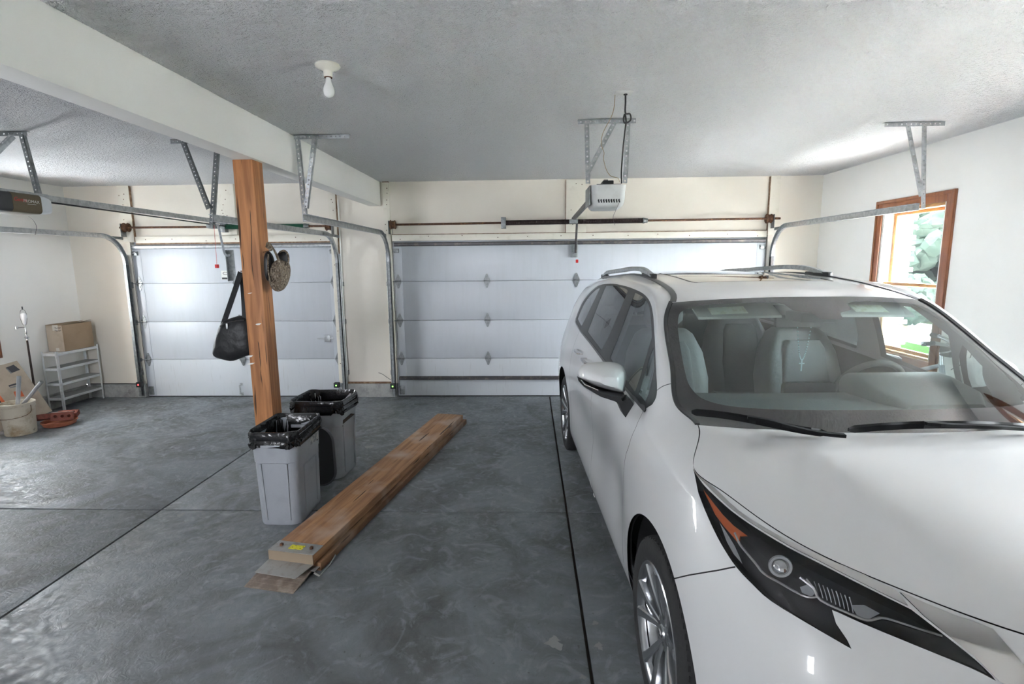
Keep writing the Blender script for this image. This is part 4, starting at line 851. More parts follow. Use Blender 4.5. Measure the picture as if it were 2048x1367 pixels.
def S(u, v):
    u = np.atleast_1d(np.asarray(u, float)); v = np.atleast_1d(np.asarray(v, float))
    Bu = spline_basis(UK, u); Bv = spline_basis(VK, v)
    return np.einsum('ni,nj,ijk->nk', Bu, Bv, NET, optimize=True)
def S_normal(u, v):
    e = 2e-3; u = np.asarray(u, float); v = np.asarray(v, float)
    u0, u1, v0, v1 = np.clip(u-e, 0, UK[-1]), np.clip(u+e, 0, UK[-1]), np.clip(v-e, 0, VK[-1]), np.clip(v+e, 0, VK[-1])
    n = np.cross(S(u1, v)-S(u0, v), S(u, v1)-S(u, v0)); n /= np.linalg.norm(n, axis=1)[:, None]+1e-12
    return n      # outward orientation is fixed below
_t = S_normal([UK[9]], [VK[3]])[0]; NS = 1.0 if _t[1] > 0 else -1.0
def Sn(u, v): return NS*S_normal(u, v)
# inverse lookup
GU = np.linspace(0, UK[-1], 420); GV = np.linspace(0, VK[-1], 170)
_B1 = spline_basis(UK, GU); _B2 = spline_basis(VK, GV); GRID = np.einsum('ui,vj,ijk->uvk', _B1, _B2, NET, optimize=True)
GPX = cpx(GRID); GSZ = GRID[..., [0, 2]]
def inv(pts, mode='px', umax=None, umin=0):
    G = GPX if mode == 'px' else GSZ; f = (lambda P: cpx(P)) if mode == 'px' else (lambda P: P[..., [0, 2]])
    mask = (GU < (umax if umax else UK[17]))*(GU >= umin); out = []
    for p in pts:
        d = ((G-np.array(p))**2).sum(-1); d = np.where(mask[:, None], d, 1e12); i, j = np.unravel_index(np.argmin(d), d.shape)
        x = np.array([GU[i], GV[j]])
        for _ in range(8):
            q = f(S(x[0], x[1]))[0]; e = 1e-4
            J = np.stack([(f(S(x[0]+e, x[1]))[0]-q)/e, (f(S(x[0], x[1]+e))[0]-q)/e], 1)
            try: dx = np.linalg.solve(J, np.array(p)-q)
            except Exception: break
            dx = np.clip(dx, -.05, .05); x = np.array([np.clip(x[0]+dx[0], 0, UK[-1]), np.clip(x[1]+dx[1], 0, VK[-1])])
        out.append(tuple(x))
    return out
def strip(uv, half):
    """closed uv polygon of constant real half width along an open uv polyline"""
    uv = np.array(uv); L_, R_ = [], []
    for i in range(len(uv)):
        t = uv[min(i+1, len(uv)-1)]-uv[max(i-1, 0)]; e = 1e-3; p = S(uv[i, 0], uv[i, 1])[0]
        Su = (S(uv[i, 0]+e, uv[i, 1])[0]-p)/e; Sv = (S(uv[i, 0], uv[i, 1]+e)[0]-p)/e
        if np.linalg.norm(Su) < 1e-6: Su = (p-S(uv[i, 0]-e, uv[i, 1])[0])/e
        if np.linalg.norm(Sv) < 1e-6: Sv = (p-S(uv[i, 0], uv[i, 1]-e)[0])/e
        T_ = Su*t[0]+Sv*t[1]; N_ = np.cross(Su, Sv); X = np.cross(N_, T_); X /= np.linalg.norm(X)+1e-12
        d = np.linalg.lstsq(np.stack([Su, Sv], 1), X*half, rcond=None)[0]
        L_.append(uv[i]+d); R_.append(uv[i]-d)
    return [tuple(q) for q in L_+R_[::-1]]
def dens(P, n=5): return smoothpoly(P, n, False)
def lin(P, n=4): return [tuple(np.array(P[i])+(np.array(P[i+1])-np.array(P[i]))*k/n) for i in range(len(P)-1) for k in range(n)]+[tuple(P[-1])]
def inside_np(pts, poly):
    x, y = pts[:, 0], pts[:, 1]; c = np.zeros(len(pts), bool); P = np.array(poly); n = len(P)
    for i in range(n):
        x0, y0 = P[i]; x1, y1 = P[(i+1) % n]
        if y0 == y1: continue
        m = ((y0 > y) != (y1 > y)) & (x < (x1-x0)*(y-y0)/(y1-y0)+x0); c ^= m
    return c
# --- outlines traced on the near side (photograph pixels -> surface parameters)
dlo_px = dens([(1289, 819), (1250, 771), (1206, 715), (1180, 682), (1162, 659), (1152, 641)], 3)[:-1]+dens([(1151, 637), (1157, 622), (1166, 603), (1177, 588), (1188, 577), (1198, 570.5), (1212, 567.5), (1227, 567), (1248, 571), (1264, 576), (1283, 584.5), (1294, 594), (1301, 606), (1305, 622), (1308, 650), (1312, 735), (1314, 775), (1312, 795), (1304, 809)], 3)
DLO = inv(dlo_px)
def gpoly(px): return inv(px)
g_front = gpoly(dens([(1220, 715), (1240, 665), (1268, 589)], 3)[:-1]+dens([(1270, 585), (1284, 592), (1293, 601), (1299, 615), (1302, 640), (1304, 668)], 3)[:-1]+lin([(1304, 674), (1271, 786)], 3)[:-1]+lin([(1270, 784), (1222, 718)], 4)[:-1])
g_vent = gpoly(lin([(1277, 788), (1306, 690)], 4)[:-1]+lin([(1307, 694), (1309, 738), (1293, 805)], 4)[:-1]+[(1290, 806)])
g_slide = gpoly(lin([(1175, 663), (1210, 573)], 4)[:-1]+dens([(1212, 571), (1228, 571), (1246, 575), (1255, 579)], 3)[:-1]+lin([(1256, 582), (1205, 702)], 4)[:-1]+lin([(1203, 700), (1177, 666)], 3)[:-1])
g_rear = gpoly(lin([(1155, 637), (1161, 622)], 2)[:-1]+dens([(1161, 622), (1169, 605), (1180, 590), (1190, 580), (1199, 574.5)], 3)[:-1]+lin([(1200, 576), (1164, 652)], 4)[:-1]+lin([(1163, 652), (1156, 640)], 2)[:-1])
lampP = gpoly(dens([(1388, 941), (1405, 966), (1424, 986), (1464, 1022), (1511, 1055), (1576, 1094), (1641, 1127), (1707, 1161), (1759, 1187), (1822, 1218)], 3)[:-1]+dens([(1822, 1218), (1887, 1268), (1950, 1318), (1994, 1360)], 3)[:-1]+dens([(1992, 1361), (1941, 1335), (1841, 1294), (1725, 1246), (1666, 1219)], 3)[:-1]+lin([(1664, 1219), (1672, 1246), (1706, 1296)], 3)[:-1]+dens([(1703, 1297), (1625, 1252), (1543, 1202), (1505, 1168), (1473, 1134), (1450, 1100), (1430, 1064), (1408, 1015), (1393, 975)], 3)[:-1])
chrome1 = gpoly(dens([(1386, 937), (1430, 976), (1479, 1022), (1543, 1063), (1641, 1112), (1707, 1140), (1759, 1164), (1793, 1180)], 3)[:-1]+lin([(1793, 1181), (1819, 1212)], 2)[:-1]+dens([(1816, 1211), (1759, 1183), (1707, 1157), (1641, 1123), (1576, 1090), (1511, 1051), (1464, 1018), (1424, 981), (1400, 956)], 3)[:-1])
chrome2 = gpoly(lin([(1798, 1183), (1890, 1224), (1983, 1257)], 3)[:-1]+lin([(1985, 1258), (2030, 1310), (2085, 1375)], 3)[:-1]+lin([(2085, 1400), (1998, 1361), (1950, 1313), (1890, 1265), (1829, 1217)], 3)[:-1])
GAP = .0022
gaps = {'fender_door': dens(inv([(1286, 822), (1277, 841), (1269, 860), (1258, 890), (1251, 912), (1247, 945), (1246, 975), (1245, 1020), (1245, 1080), (1247, 1125)]), 4),
        'bumper': dens(inv([(1471, 1133), (1440, 1139), (1410, 1144), (1375, 1150), (1345, 1157), (1338, 1158)]), 4),
        'pillar': dens(inv([(1314, 780), (1322, 774), (1333, 769), (1349, 766)]), 4),
        'door_slide': dens(inv([(2.455, 1.20), (2.50, 1.05), (2.53, .9), (2.54, .6), (2.54, .20)], 'sz'), 4),
        'slide_quarter': dens(inv([(3.50, 1.265), (3.60, 1.05), (3.63, .85), (3.58, .6), (3.52, .42), (3.48, .2)], 'sz'), 4)}
gaps['pillar'].append((gaps['pillar'][-1][0]+.002, VK[-1]))
sill = inv([(s, .262) for s in (.58, .9, 1.3, 1.7, 2.2, 2.7, 3.2, 3.7, 4.2, 4.6)], 'sz'); 
arch = lambda c, r, n=44: inv([(c+r*math.cos(a), max(.19, .38+r*math.sin(a))) for a in np.linspace(-.5, PI+.5, n)], 'sz')
A1, A2 = arch(1.0, .435), arch(4.06, .435)
def arch_poly(A): return [(A[0][0], -.05)]+A+[(A[-1][0], -.05)]
belt_strip = strip(inv(dens([(1291, 822), (1250, 774), (1206, 718), (1180, 684), (1161, 661), (1151, 642)], 3)), .008)
grille = inv([(2000, 1268), (2060, 1295), (2100, 1330), (2100, 1380)])
REG = [('gone', arch_poly(A1)), ('gone', arch_poly(A2))]+[('gap_'+k, strip(g, GAP)) for k, g in gaps.items()]+[('glass_front', g_front), ('glass_vent', g_vent), ('glass_slide', g_slide), ('glass_rear', g_rear), ('belt', belt_strip), ('dlo', DLO), ('lamp', lampP), ('chrome_a', chrome1), ('chrome_b', chrome2), ('grille', [(0, .25), (.34, .25), (.36, .70), (.315, .76), (.325, .9), (.345, 1.10), (.365, 1.235), (.30, 1.262), (0, 1.262)])]
def cdt_surface():
    pts = []; edges = []
    nu, nv = 230, 84
    gu = np.linspace(0, UK[-1], nu); gv = np.linspace(0, VK[-1], nv)
    bpts = []
    for nme, P in REG:
        P = [(min(max(a, -.05), UK[-1]+.05), min(max(b, -.05), VK[-1]+.05)) for a, b in P]
        b0 = len(pts); pts += [Vector(p) for p in P]; edges += [(b0+i, b0+(i+1) % len(P)) for i in range(len(P))]; bpts += P
    bp = np.array(bpts)
    g = np.stack(np.meshgrid(gu, gv, indexing='ij'), -1).reshape(-1, 2)
    keep = np.ones(len(g), bool); 
    for i in range(0, len(g), 4000):
        d = ((g[i:i+4000, None]-bp[None])**2).sum(-1).min(1); keep[i:i+4000] = d > .008**2
    on = (g[:, 0] == 0)|(g[:, 0] == gu[-1])|(g[:, 1] == 0)|(g[:, 1] == gv[-1]); keep |= on
    # border rectangle as constraint
    b0 = len(pts); border = [(0, 0), (UK[-1], 0), (UK[-1], VK[-1]), (0, VK[-1])]; pts += [Vector(p) for p in border]; edges += [(b0+i, b0+(i+1) % 4) for i in range(4)]
    pts += [Vector(p) for p in g[keep]]
    r = delaunay_2d_cdt(pts, edges, [], 0, 1e-6)
    V = np.array([(v[0], v[1]) for v in r[0]]); F = [tuple(f) for f in r[2]]
    return V, np.array([f for f in F if len(f) == 3])
UV, TRI = cdt_surface()
cen = UV[TRI].mean(1)
okm = (cen[:, 0] > 0)*(cen[:, 0] < UK[-1])*(cen[:, 1] > 0)*(cen[:, 1] < VK[-1]); TRI = TRI[okm]; cen = cen[okm]
lab = np.full(len(TRI), 'body', dtype=object); done = np.zeros(len(TRI), bool)
for nme, P in REG:
    m_ = inside_np(cen, P) & ~done; lab[m_] = nme; done |= m_
UVc = np.stack([np.clip(UV[:, 0], 0, UK[-1]), np.clip(UV[:, 1], 0, VK[-1])], 1)
def chunk(f, U): return np.concatenate([f(U[i:i+8000, 0], U[i:i+8000, 1]) for i in range(0, len(U), 8000)])
VP = chunk(S, UVc); VN = chunk(Sn, UVc)
# lower body colour change: sill below z
cz = VP[TRI].mean(1)
lab[(lab == 'body') & (cz[:, 2] < .258)] = 'sill'
# body panels: which side of the shut lines each face lies on
def gs(k, z):
    P = np.array(gaps[k]); Q = S(P[:, 0], P[:, 1]); o_ = np.argsort(Q[:, 2]); return np.interp(z, Q[o_, 2], Q[o_, 0])
Bq = np.array(DLO[:16]); beltv = lambda u: np.interp(u, np.sort(Bq[:, 0]), Bq[np.argsort(Bq[:, 0]), 1])
bz = cz[:, 2]; bs = cz[:, 0]; below = cen[:, 1] <= beltv(cen[:, 0])
bump = np.array(gaps['bumper']); bumpz = lambda u: np.interp(u, np.sort(bump[:, 0]), bump[np.argsort(bump[:, 0]), 1])
pg = np.array(gaps['pillar'])
isb = lab == 'body'
s1, s2, s3 = gs('fender_door', bz), gs('door_slide', bz), gs('slide_quarter', bz)
fen = isb & (bs <= s1) & ~((cen[:, 0] > np.interp(cen[:, 1], np.sort(pg[:, 1]), pg[np.argsort(pg[:, 1]), 0])) & (cen[:, 1] > pg[:, 1].min()))
fb = fen & ((bs < .62) | (cen[:, 1] < bumpz(cen[:, 0]))) & (bs < .95)
lab[fen] = 'front_fender'; lab[fb] = 'front_bumper'
dr_ = isb & ~fen & below
lab[dr_ & (bs <= s2)] = 'front_door'; lab[dr_ & (bs > s2) & (bs <= s3)] = 'sliding_door'; lab[isb & (lab == 'body')] = 'side_frame'
def tri_mesh(name, V_, N_, F_, mat, parent):
    me = bpy.data.meshes.new(name); me.from_pydata([tuple(p) for p in V_], [], [tuple(map(int, f)) for f in F_]); me.update()
    me.polygons.foreach_set('use_smooth', [True]*len(me.polygons))
    if N_ is not None: me.normals_split_custom_set_from_vertices([tuple(n) for n in N_])
    if mat: me.materials.append(mat)
    o = link(name, me); o.parent = parent; return o
def sub(mask, off=0.0, both=False, mirror=False):
    F_ = TRI[mask]; ids, inv_ = np.unique(F_, return_inverse=True); F_ = inv_.reshape(-1, 3); P = VP[ids]+VN[ids]*off; N_ = VN[ids]
    # orient
    if len(F_):
        a, b, c = P[F_[:, 0]], P[F_[:, 1]], P[F_[:, 2]]; fl = (np.cross(b-a, c-a)*N_[F_[:, 0]]).sum(1) < 0; F_ = np.where(fl[:, None], F_[:, ::-1], F_)
    def side_(sg):
        Q = P*np.array([1, sg, 1]); R_ = N_*np.array([1, sg, 1]); return loc(Q), loc(R_), (F_ if sg > 0 else F_[:, ::-1])
    A_ = side_(1); B_ = side_(-1)
    if both: return np.concatenate([A_[0], B_[0]]), np.concatenate([A_[1], B_[1]]), np.concatenate([A_[2], B_[2]+len(A_[0])])
    return B_ if mirror else A_
def paint():
    m = M('pearl_white_paint', (.74, .745, .75), .32, coat=1.0, coatr=.02); return m
MT['paint'] = paint()
mk('gap_black', (.01, .01, .011), .7); mk('trim_black', (.02, .02, .022), .35); mk('trim_grey', (.10, .10, .105), .35); mk('chrome_car', (.66, .64, .64), .14, 1.0); mk('sill_dark', (.16, .165, .17), .55); mk('interior_dark', (.05, .052, .055), .7); mk('interior_grey', (.16, .17, .18), .7); mk('headliner', (.42, .42, .41), .9)
mk('lamp_bezel', (.010, .009, .011), .3); mk('amber', (.42, .085, .015), .25, coat=1)
G_CLEAR = glassmat('car_glass', (.72, .80, .785), ior=2.0); G_DARK = glassmat('car_privacy_glass', (.16, .18, .19), ior=1.7); G_LAMP = glassmat('lamp_lens', (.93, .93, .95))
REGM = {'front_fender': 'paint', 'front_door': 'paint', 'sliding_door': 'paint', 'side_frame': 'paint', 'dlo': 'trim_black', 'belt': 'trim_grey', 'chrome_a': 'chrome_car'}
PARTS = {}
def addpart(name, reg, mat, parent, off=0.0, label=None):
    for mi in (False, True):
        r = sub(lab == reg, off, mirror=mi)
        if len(r[2]): o = tri_mesh(name, *r, mat, parent[mi] if isinstance(parent, dict) else parent); PARTS.setdefault(reg, {})[mi] = o
        if label and len(r[2]): o['label'] = label
for reg, nm in (('front_fender', 'front_fender'), ('front_door', 'front_door'), ('sliding_door', 'sliding_door'), ('side_frame', 'side_frame')): addpart(nm, reg, MT['paint'], car)
o = tri_mesh('front_bumper', *sub(lab == 'front_bumper', both=True), MT['paint'], car)
tri_mesh('grille', *sub(lab == 'grille', -.012, both=True), MT['trim_black'], car)
tri_mesh('sill_trim', *sub(lab == 'sill', both=True), MT['sill_dark'], car)
addpart('chrome_blade', 'chrome_b', MT['chrome_car'], car, .004)
addpart('chrome_strip', 'chrome_a', MT['chrome_car'], car, .002)
for k_ in gaps: addpart('panel_gap', 'gap_'+k_, MT['gap_black'], car, -.003)
addpart('window_surround', 'dlo', MT['trim_black'], car, .0005); addpart('belt_moulding', 'belt', MT['trim_grey'], car, .004)
addpart('door_glass', 'glass_front', G_CLEAR, PARTS['front_door'], -.001); addpart('vent_glass', 'glass_vent', G_CLEAR, PARTS['front_door'], -.001)
addpart('sliding_door_glass', 'glass_slide', G_DARK, PARTS['sliding_door'], -.001); addpart('rear_quarter_glass', 'glass_rear', G_DARK, PARTS['side_frame'], -.001)
# inner shell: dark below to block light through the gaps, trim colour around the cabin (not behind glass, not in the wheel arches)
inn = (cen[:, 1] > VK[6]) & ~np.isin(lab, ['gone', 'glass_front', 'glass_vent', 'glass_slide', 'glass_rear']) & (cz[:, 0] > 1.40)
tri_mesh('cabin_lining', *sub(inn, -.035, both=True), MT['interior_grey'], car)
low = (cen[:, 1] <= VK[6]) & ~np.isin(lab, ['gone', 'lamp'])
tri_mesh('dark_inner_shell', *sub(low, -.02, both=True), MT['gap_black'], car)
# --- E curve (hood edge, pillar edge, roof ditch)
def E(u): return S(u, np.full(np.shape(np.atleast_1d(u)), VK[-1]))
uH, uC = UK[6], UK[7]       # hood side corner, hood rear corner
# ---------------- hood
NR, NT = 40, 36
rr_ = np.linspace(0, 1, NR)
Fc = E(np.interp(rr_, np.linspace(0, 1, 60), np.linspace(0, uH, 60)))
def rear_edge(r):
    r = np.asarray(r, float); w = .767*r; s_ = .965+.15*r**2.2; z = 1.186-.008*r**2; return np.stack([s_, w, z], -1)
Gc = rear_edge(rr_)
E_side = E(np.linspace(uH, uC, NT))
def hood_pt():
    out = np.zeros((NR, NT, 3)); tt = np.linspace(0, 1, NT)
    for i, r in enumerate(rr_):
        A_, B_ = Fc[i], Gc[i]
        for j, t in enumerate(tt):
            p = A_*(1-t)+B_*t
            e = (E_side[j]-(Fc[-1]*(1-t)+Gc[-1]*t))*r**4     # follow the side gap at the outer edge
            p = p+e
            bulge = .040*math.sin(PI*t)**.9*(1-.25*r**2)*(1-max(0, (r-.8)/.2)**2)*(1-.35*t)
            p[2] += bulge
            # raised centre field with a soft shoulder
            k = 1/(1+math.exp((p[1]-(.43+.15*t))/.022)); p[2] += .030*k*math.sin(PI*min(1, t*1.0))**.5
            out[i, j] = p
    return out
HP = hood_pt()
def grid_mesh(name, P, mat, parent, sym=True, flip=False, thick=None):
    """P[i,j] with i from the centre line outwards: mirrored into one mesh"""
    if sym: P = np.concatenate([(P*np.array([1, -1, 1]))[:0:-1], P], 0)
    n, m_ = P.shape[:2]; V_ = loc(P.reshape(-1, 3)); F_ = [(i*m_+j, (i+1)*m_+j, (i+1)*m_+j+1, i*m_+j+1) for i in range(n-1) for j in range(m_-1)]
    if flip: F_ = [f[::-1] for f in F_]
    me = bpy.data.meshes.new(name); me.from_pydata([tuple(p) for p in V_], [], F_); me.update()
    bm = bmesh.new(); bm.from_mesh(me); bmesh.ops.recalc_face_normals(bm, faces=bm.faces[:])
    if sum(f.normal.z for f in bm.faces) < 0: bmesh.ops.reverse_faces(bm, faces=bm.faces[:])
    bm.to_mesh(me); bm.free()
    me.polygons.foreach_set('use_smooth', [True]*len(me.polygons))
    if mat: me.materials.append(mat)
    o = link(name, me); o.parent = parent; return o
def shrink(P, d):
    """pull the outer borders of a grid in by d for a shut line"""
    P = P.copy(); v = P[-2]-P[-1]; P[-1] += v/np.linalg.norm(v, axis=1)[:, None]*d
    v = P[:, 1]-P[:, 0]; P[:, 0] += v/np.linalg.norm(v, axis=1)[:, None]*d; return P
hood = grid_mesh('hood', shrink(HP, .004), MT['paint'], car)
under = HP.copy(); under[..., 2] -= .02
grid_mesh('hood_dark_sheet', under, MT['gap_black'], car)  # black sheet added below the hood so its shut line reads dark
# ---------------- windshield and cowl
uT = UK[11]+.62*(UK[12]-UK[11])
NW = 46
uw = np.linspace(uC, uT, NW); Ew = E(uw)
top_c = np.array([1.725, 0, 1.634]); bot_c = np.array([.925, 0, 1.168])
tl = np.r_[0, np.cumsum(np.linalg.norm(np.diff(Ew, axis=0), axis=1))]; tl /= tl[-1]
WS = np.zeros((NR, NW, 3))
for j, t in enumerate(tl):
    c = bot_c*(1-t)+top_c*t; c = c+np.array([-.018, 0, .022])*math.sin(PI*t)
    for i, r in enumerate(rr_):
        e = Ew[j]; WS[i, j] = (c[0]+(e[0]-c[0])*r**2.2, e[1]*r, c[2]+(e[2]-c[2])*r**2.4)
# clear area traced on the glass, in (r,t) of this patch
WPX = cpx(WS)
def winv(p):
    d = ((WPX-np.array(p))**2).sum(-1); i, j = np.unravel_index(np.argmin(d), d.shape); return i/(NR-1), j/(NW-1)
n_ = 2*NR-1; WF = np.concatenate([(WS*np.array([1, -1, 1]))[:0:-1], WS], 0)
def bilinear(G, x, y):
    n, m_ = G.shape[:2]; x = np.clip(x, 0, 1)*(n-1); y = np.clip(y, 0, 1)*(m_-1); i = np.minimum(x.astype(int), n-2); j = np.minimum(y.astype(int), m_-2); a = (x-i)[:, None]; b = (y-j)[:, None]
    return G[i, j]*(1-a)*(1-b)+G[i+1, j]*a*(1-b)+G[i, j+1]*(1-a)*b+G[i+1, j+1]*a*b
def patch_cut(G, regs, nx, ny):
    """cut named polygons (in the unit square) out of a grid patch; returns {name: (V,N,F)}"""
    pts = []; edges = []; bp = []
    for nme, P in regs:
        b0 = len(pts); pts += [Vector(p) for p in P]; edges += [(b0+i, b0+(i+1) % len(P)) for i in range(len(P))]; bp += list(P)
    g = np.stack(np.meshgrid(np.linspace(0, 1, nx), np.linspace(0, 1, ny), indexing='ij'), -1).reshape(-1, 2); bp = np.array(bp)
    d = ((g[:, None]-bp[None])**2).sum(-1).min(1); on = (g == 0).any(1)|(g == 1).any(1); g = g[(d > (.4/nx)**2)|on]
    b0 = len(pts); pts += [Vector(p) for p in ((0, 0), (1, 0), (1, 1), (0, 1))]; edges += [(b0+i, b0+(i+1) % 4) for i in range(4)]; pts += [Vector(p) for p in g]
    r = delaunay_2d_cdt(pts, edges, [], 0, 1e-6); V = np.array([(v[0], v[1]) for v in r[0]]); F_ = np.array([f for f in r[2] if len(f) == 3]); c = V[F_].mean(1)
    lb = np.full(len(F_), 'rest', dtype=object); dn = np.zeros(len(F_), bool)
    for nme, P in regs: m_ = inside_np(c, P) & ~dn; lb[m_] = nme; dn |= m_
    P3 = bilinear(G, V[:, 0], V[:, 1]); e = 6e-3
    nn = np.cross(bilinear(G, V[:, 0]+e, V[:, 1])-bilinear(G, V[:, 0]-e, V[:, 1]), bilinear(G, V[:, 0], V[:, 1]+e)-bilinear(G, V[:, 0], V[:, 1]-e)); nn /= np.linalg.norm(nn, axis=1)[:, None]+1e-12
    if nn[:, 2].mean() < 0: nn = -nn
    out = {}
    for nme in set(lb):
        f = F_[lb == nme]; ids, iv = np.unique(f, return_inverse=True); f = iv.reshape(-1, 3); p = P3[ids]; n3 = nn[ids]
        a, b, c_ = loc(p[f[:, 0]]), loc(p[f[:, 1]]), loc(p[f[:, 2]]); fl = (np.cross(b-a, c_-a)*loc(n3[f[:, 0]])).sum(1) < 0; f = np.where(fl[:, None], f[:, ::-1], f)
        out[nme] = (loc(p), loc(n3), f)
    return out
clear_l = [winv(p) for p in ((1352, 640), (1356, 625), (1367, 613), (1384, 607), (1410, 604.5))]
cl_low = [winv(p) for p in ((1368, 757), (1380, 795), (1392, 810), (1415, 818), (1470, 820), (1563, 822))]
rl, tt_ = clear_l[0][0], winv((1500, 603.5))[1]; tb = .155
half = [(0, tt_), (.74, tt_), (.84, tt_-.015), (.90, tt_-.05), (.925, tt_-.12), (.94, .55), (.935, .36), (.91, .27), (.86, .21), (.74, tb+.015), (.5, tb), (0, tb)]
cam_notch = [(0, tt_-.17), (.07, tt_-.17), (.10, tt_-.12), (.2, tt_-.09), (.28, tt_)]
half = cam_notch+half[1:]
hp_ = smoothpoly(half, 3, False)
full = [(.5+a/2, b) for a, b in hp_]+[(.5-a/2, b) for a, b in hp_[::-1]]
full = [p for i, p in enumerate(full) if i == 0 or (abs(p[0]-full[i-1][0])+abs(p[1]-full[i-1][1])) > 1e-6]
wsp = patch_cut(WF, [('clear', full)], 60, 40)
wshield = tri_mesh('windshield', *wsp['clear'], G_CLEAR, car)
mk('frit', (.028, .026, .028), .06, coat=1)
tri_mesh('windshield_border', *wsp['rest'], MT['frit'], wshield)
cowl = np.stack([np.stack([Gc+(np.array([-.01, 0, -.045])), Gc+(np.array([.05, 0, -.05])), WS[:, 0]+np.array([.0, 0, -.012]), WS[:, 2]+np.array([0, 0, -.004])], 1)], 0)[0]
grid_mesh('cowl_panel', cowl, MT['trim_grey'], car)
# pillar moulding along the glass edge
for sg in (1, -1):
    q = Ew*np.array([1, sg, 1])+np.array([0, 0, .004]); MB().sweep([tuple(p) for p in loc(q)], [(-.009, -.004), (.009, -.004), (.009, .004), (-.009, .004)]).build('pillar_moulding', MT['trim_black'], car)
# ---------------- roof
uR = np.r_[uT, np.linspace(uT, UK[-1], 60)[1:]]; ER = E(uR)
ER = ER[ER[:, 0] <= 4.80]
def roof_c(s_): return np.interp(s_, [1.72, 1.85, 2.0, 2.2, 2.5, 2.9, 3.3, 3.7, 4.1, 4.5, 4.85, 5.0], [1.634, 1.660, 1.681, 1.703, 1.724, 1.737, 1.738, 1.728, 1.710, 1.678, 1.63, 1.60])
RN = len(ER); RP = np.zeros((NR, RN, 3))
for j in range(RN):
    e = ER[j]; k = j/(RN-1); sc_ = 1.725+(e[0]-1.725)*min(1, .0+1.0*(max(0, (e[0]-ER[0][0])/(ER[-1][0]-ER[0][0])))**1.0) if j else 1.725
    sc_ = 1.725+(4.86-1.725)*(e[0]-ER[0][0])/(ER[-1][0]-ER[0][0])
    zc = float(roof_c(sc_))
    for i, r in enumerate(rr_): RP[i, j] = (sc_+(e[0]-sc_)*r**2.2, e[1]*r, zc+(e[2]-zc)*r**2.3)
RF = np.concatenate([(RP*np.array([1, -1, 1]))[:0:-1], RP], 0)
RPX = cpx(RF)
def rinv(p):
    d = ((RPX-np.array(p))**2).sum(-1); i, j = np.unravel_index(np.argmin(d), d.shape); return i/(RF.shape[0]-1), j/(RF.shape[1]-1)
def rsw(s_, w):
    j = int(np.argmin(np.abs(RF[RF.shape[0]//2, :, 0]-s_))); return (.5+.5*w/ER[j][1], j/(RN-1))
sr = [rsw(s_, w) for s_, w in ((2.10, 0), (2.105, .2), (2.13, .36), (2.18, .41), (2.3, .43), (2.75, .425), (2.85, .40), (2.86, .2), (2.86, 0), (2.86, -.2), (2.85, -.40), (2.75, -.425), (2.3, -.43), (2.18, -.41), (2.13, -.36), (2.105, -.2))]
sr = smoothpoly(sr, 3); ctr = np.mean(sr, 0); sr2 = [tuple(ctr+(np.array(p)-ctr)*.965) for p in sr]
rp_ = patch_cut(RF, [('glass', sr2), ('seal', sr)], 64, 56)
roof = tri_mesh('roof_panel', *rp_['rest'], MT['paint'], car)
mk('sunroof_glass', (.03, .028, .027), .03, coat=1); 
tri_mesh('sunroof', *rp_['glass'], MT['sunroof_glass'], car); tri_mesh('sunroof_seal', *rp_['seal'], MT['gap_black'], car)
hl = RP.copy(); hl[..., 2] -= .04; grid_mesh('headliner', hl, MT['headliner'], car)
# roof ditch mouldings and rails
for sg in (1, -1):
    q = ER[:, :]*np.array([1, sg, 1])+np.array([0, -.013*sg, .004]); MB().sweep([tuple(p) for p in loc(q)], [(-.016, -.003), (.016, -.003), (.016, .003), (-.016, .003)]).build('ditch_moulding', MT['trim_grey'], car)
    pr = []; scl = []
    for s_ in np.linspace(2.50, 4.30, 34):
        e = ER[np.argmin(np.abs(ER[:, 0]-s_))]; w = .565-.012*(s_-2.5); k = min(1, (s_-2.48)/.34, (4.32-s_)/.34); hgt = .030*math.sin(PI/2*max(0, k))
        zz_ = np.interp(s_, ER[:, 0], ER[:, 2]); pr.append((s_, sg*w, zz_+.012+hgt)); scl.append(.75+.25*k)
    rail = MB().sweep([tuple(p) for p in loc(np.array(pr))], [(-.019, -.014), (.019, -.014), (.023, .004), (.014, .016), (-.014, .016), (-.023, .004)], scale=scl).build('roof_rail', MT['rail_silver'] if 'rail_silver' in MT else MT['galv'], car, 50)
    for s_, ds in ((2.60, .13), (4.20, .13)):
        zz_ = float(np.interp(s_, ER[:, 0], ER[:, 2])); c = loc(np.array([s_, sg*(.565-.012*(s_-2.5)), zz_])); MB().bbox((c[0]-.017, c[1]-ds, c[2]-.01), (c[0]+.017, c[1]+ds, c[2]+.026), .008).build('rail_foot', MT['trim_black'], rail)
c = loc(np.array([4.45, .10, float(roof_c(4.45))])); loft(MB(), [[(c[0]+x*k, c[1]+y*k+.03*(1-k), c[2]-.005+z) for x, y in rrect(.03, .07, .025)] for k, z in ((1, 0), (.85, .02), (.5, .045), (.2, .055))]).build('antenna_fin', MT['paint'], car)
# tailgate closing the rear
hb = np.zeros((12, 2, 3))
tg = np.zeros((NR, 14, 3)); tailE = RP[:, -1]
for i, r in enumerate(rr_):
    e1 = S([UK[-1]-(UK[-1]-UK[16])*r*.9], [VK[-1]])[0]
    for j, t in enumerate(np.linspace(0, 1, 14)): tg[i, j] = tailE[i]*(1-t)+e1*t
grid_mesh('tailgate', tg, MT['paint'], car)
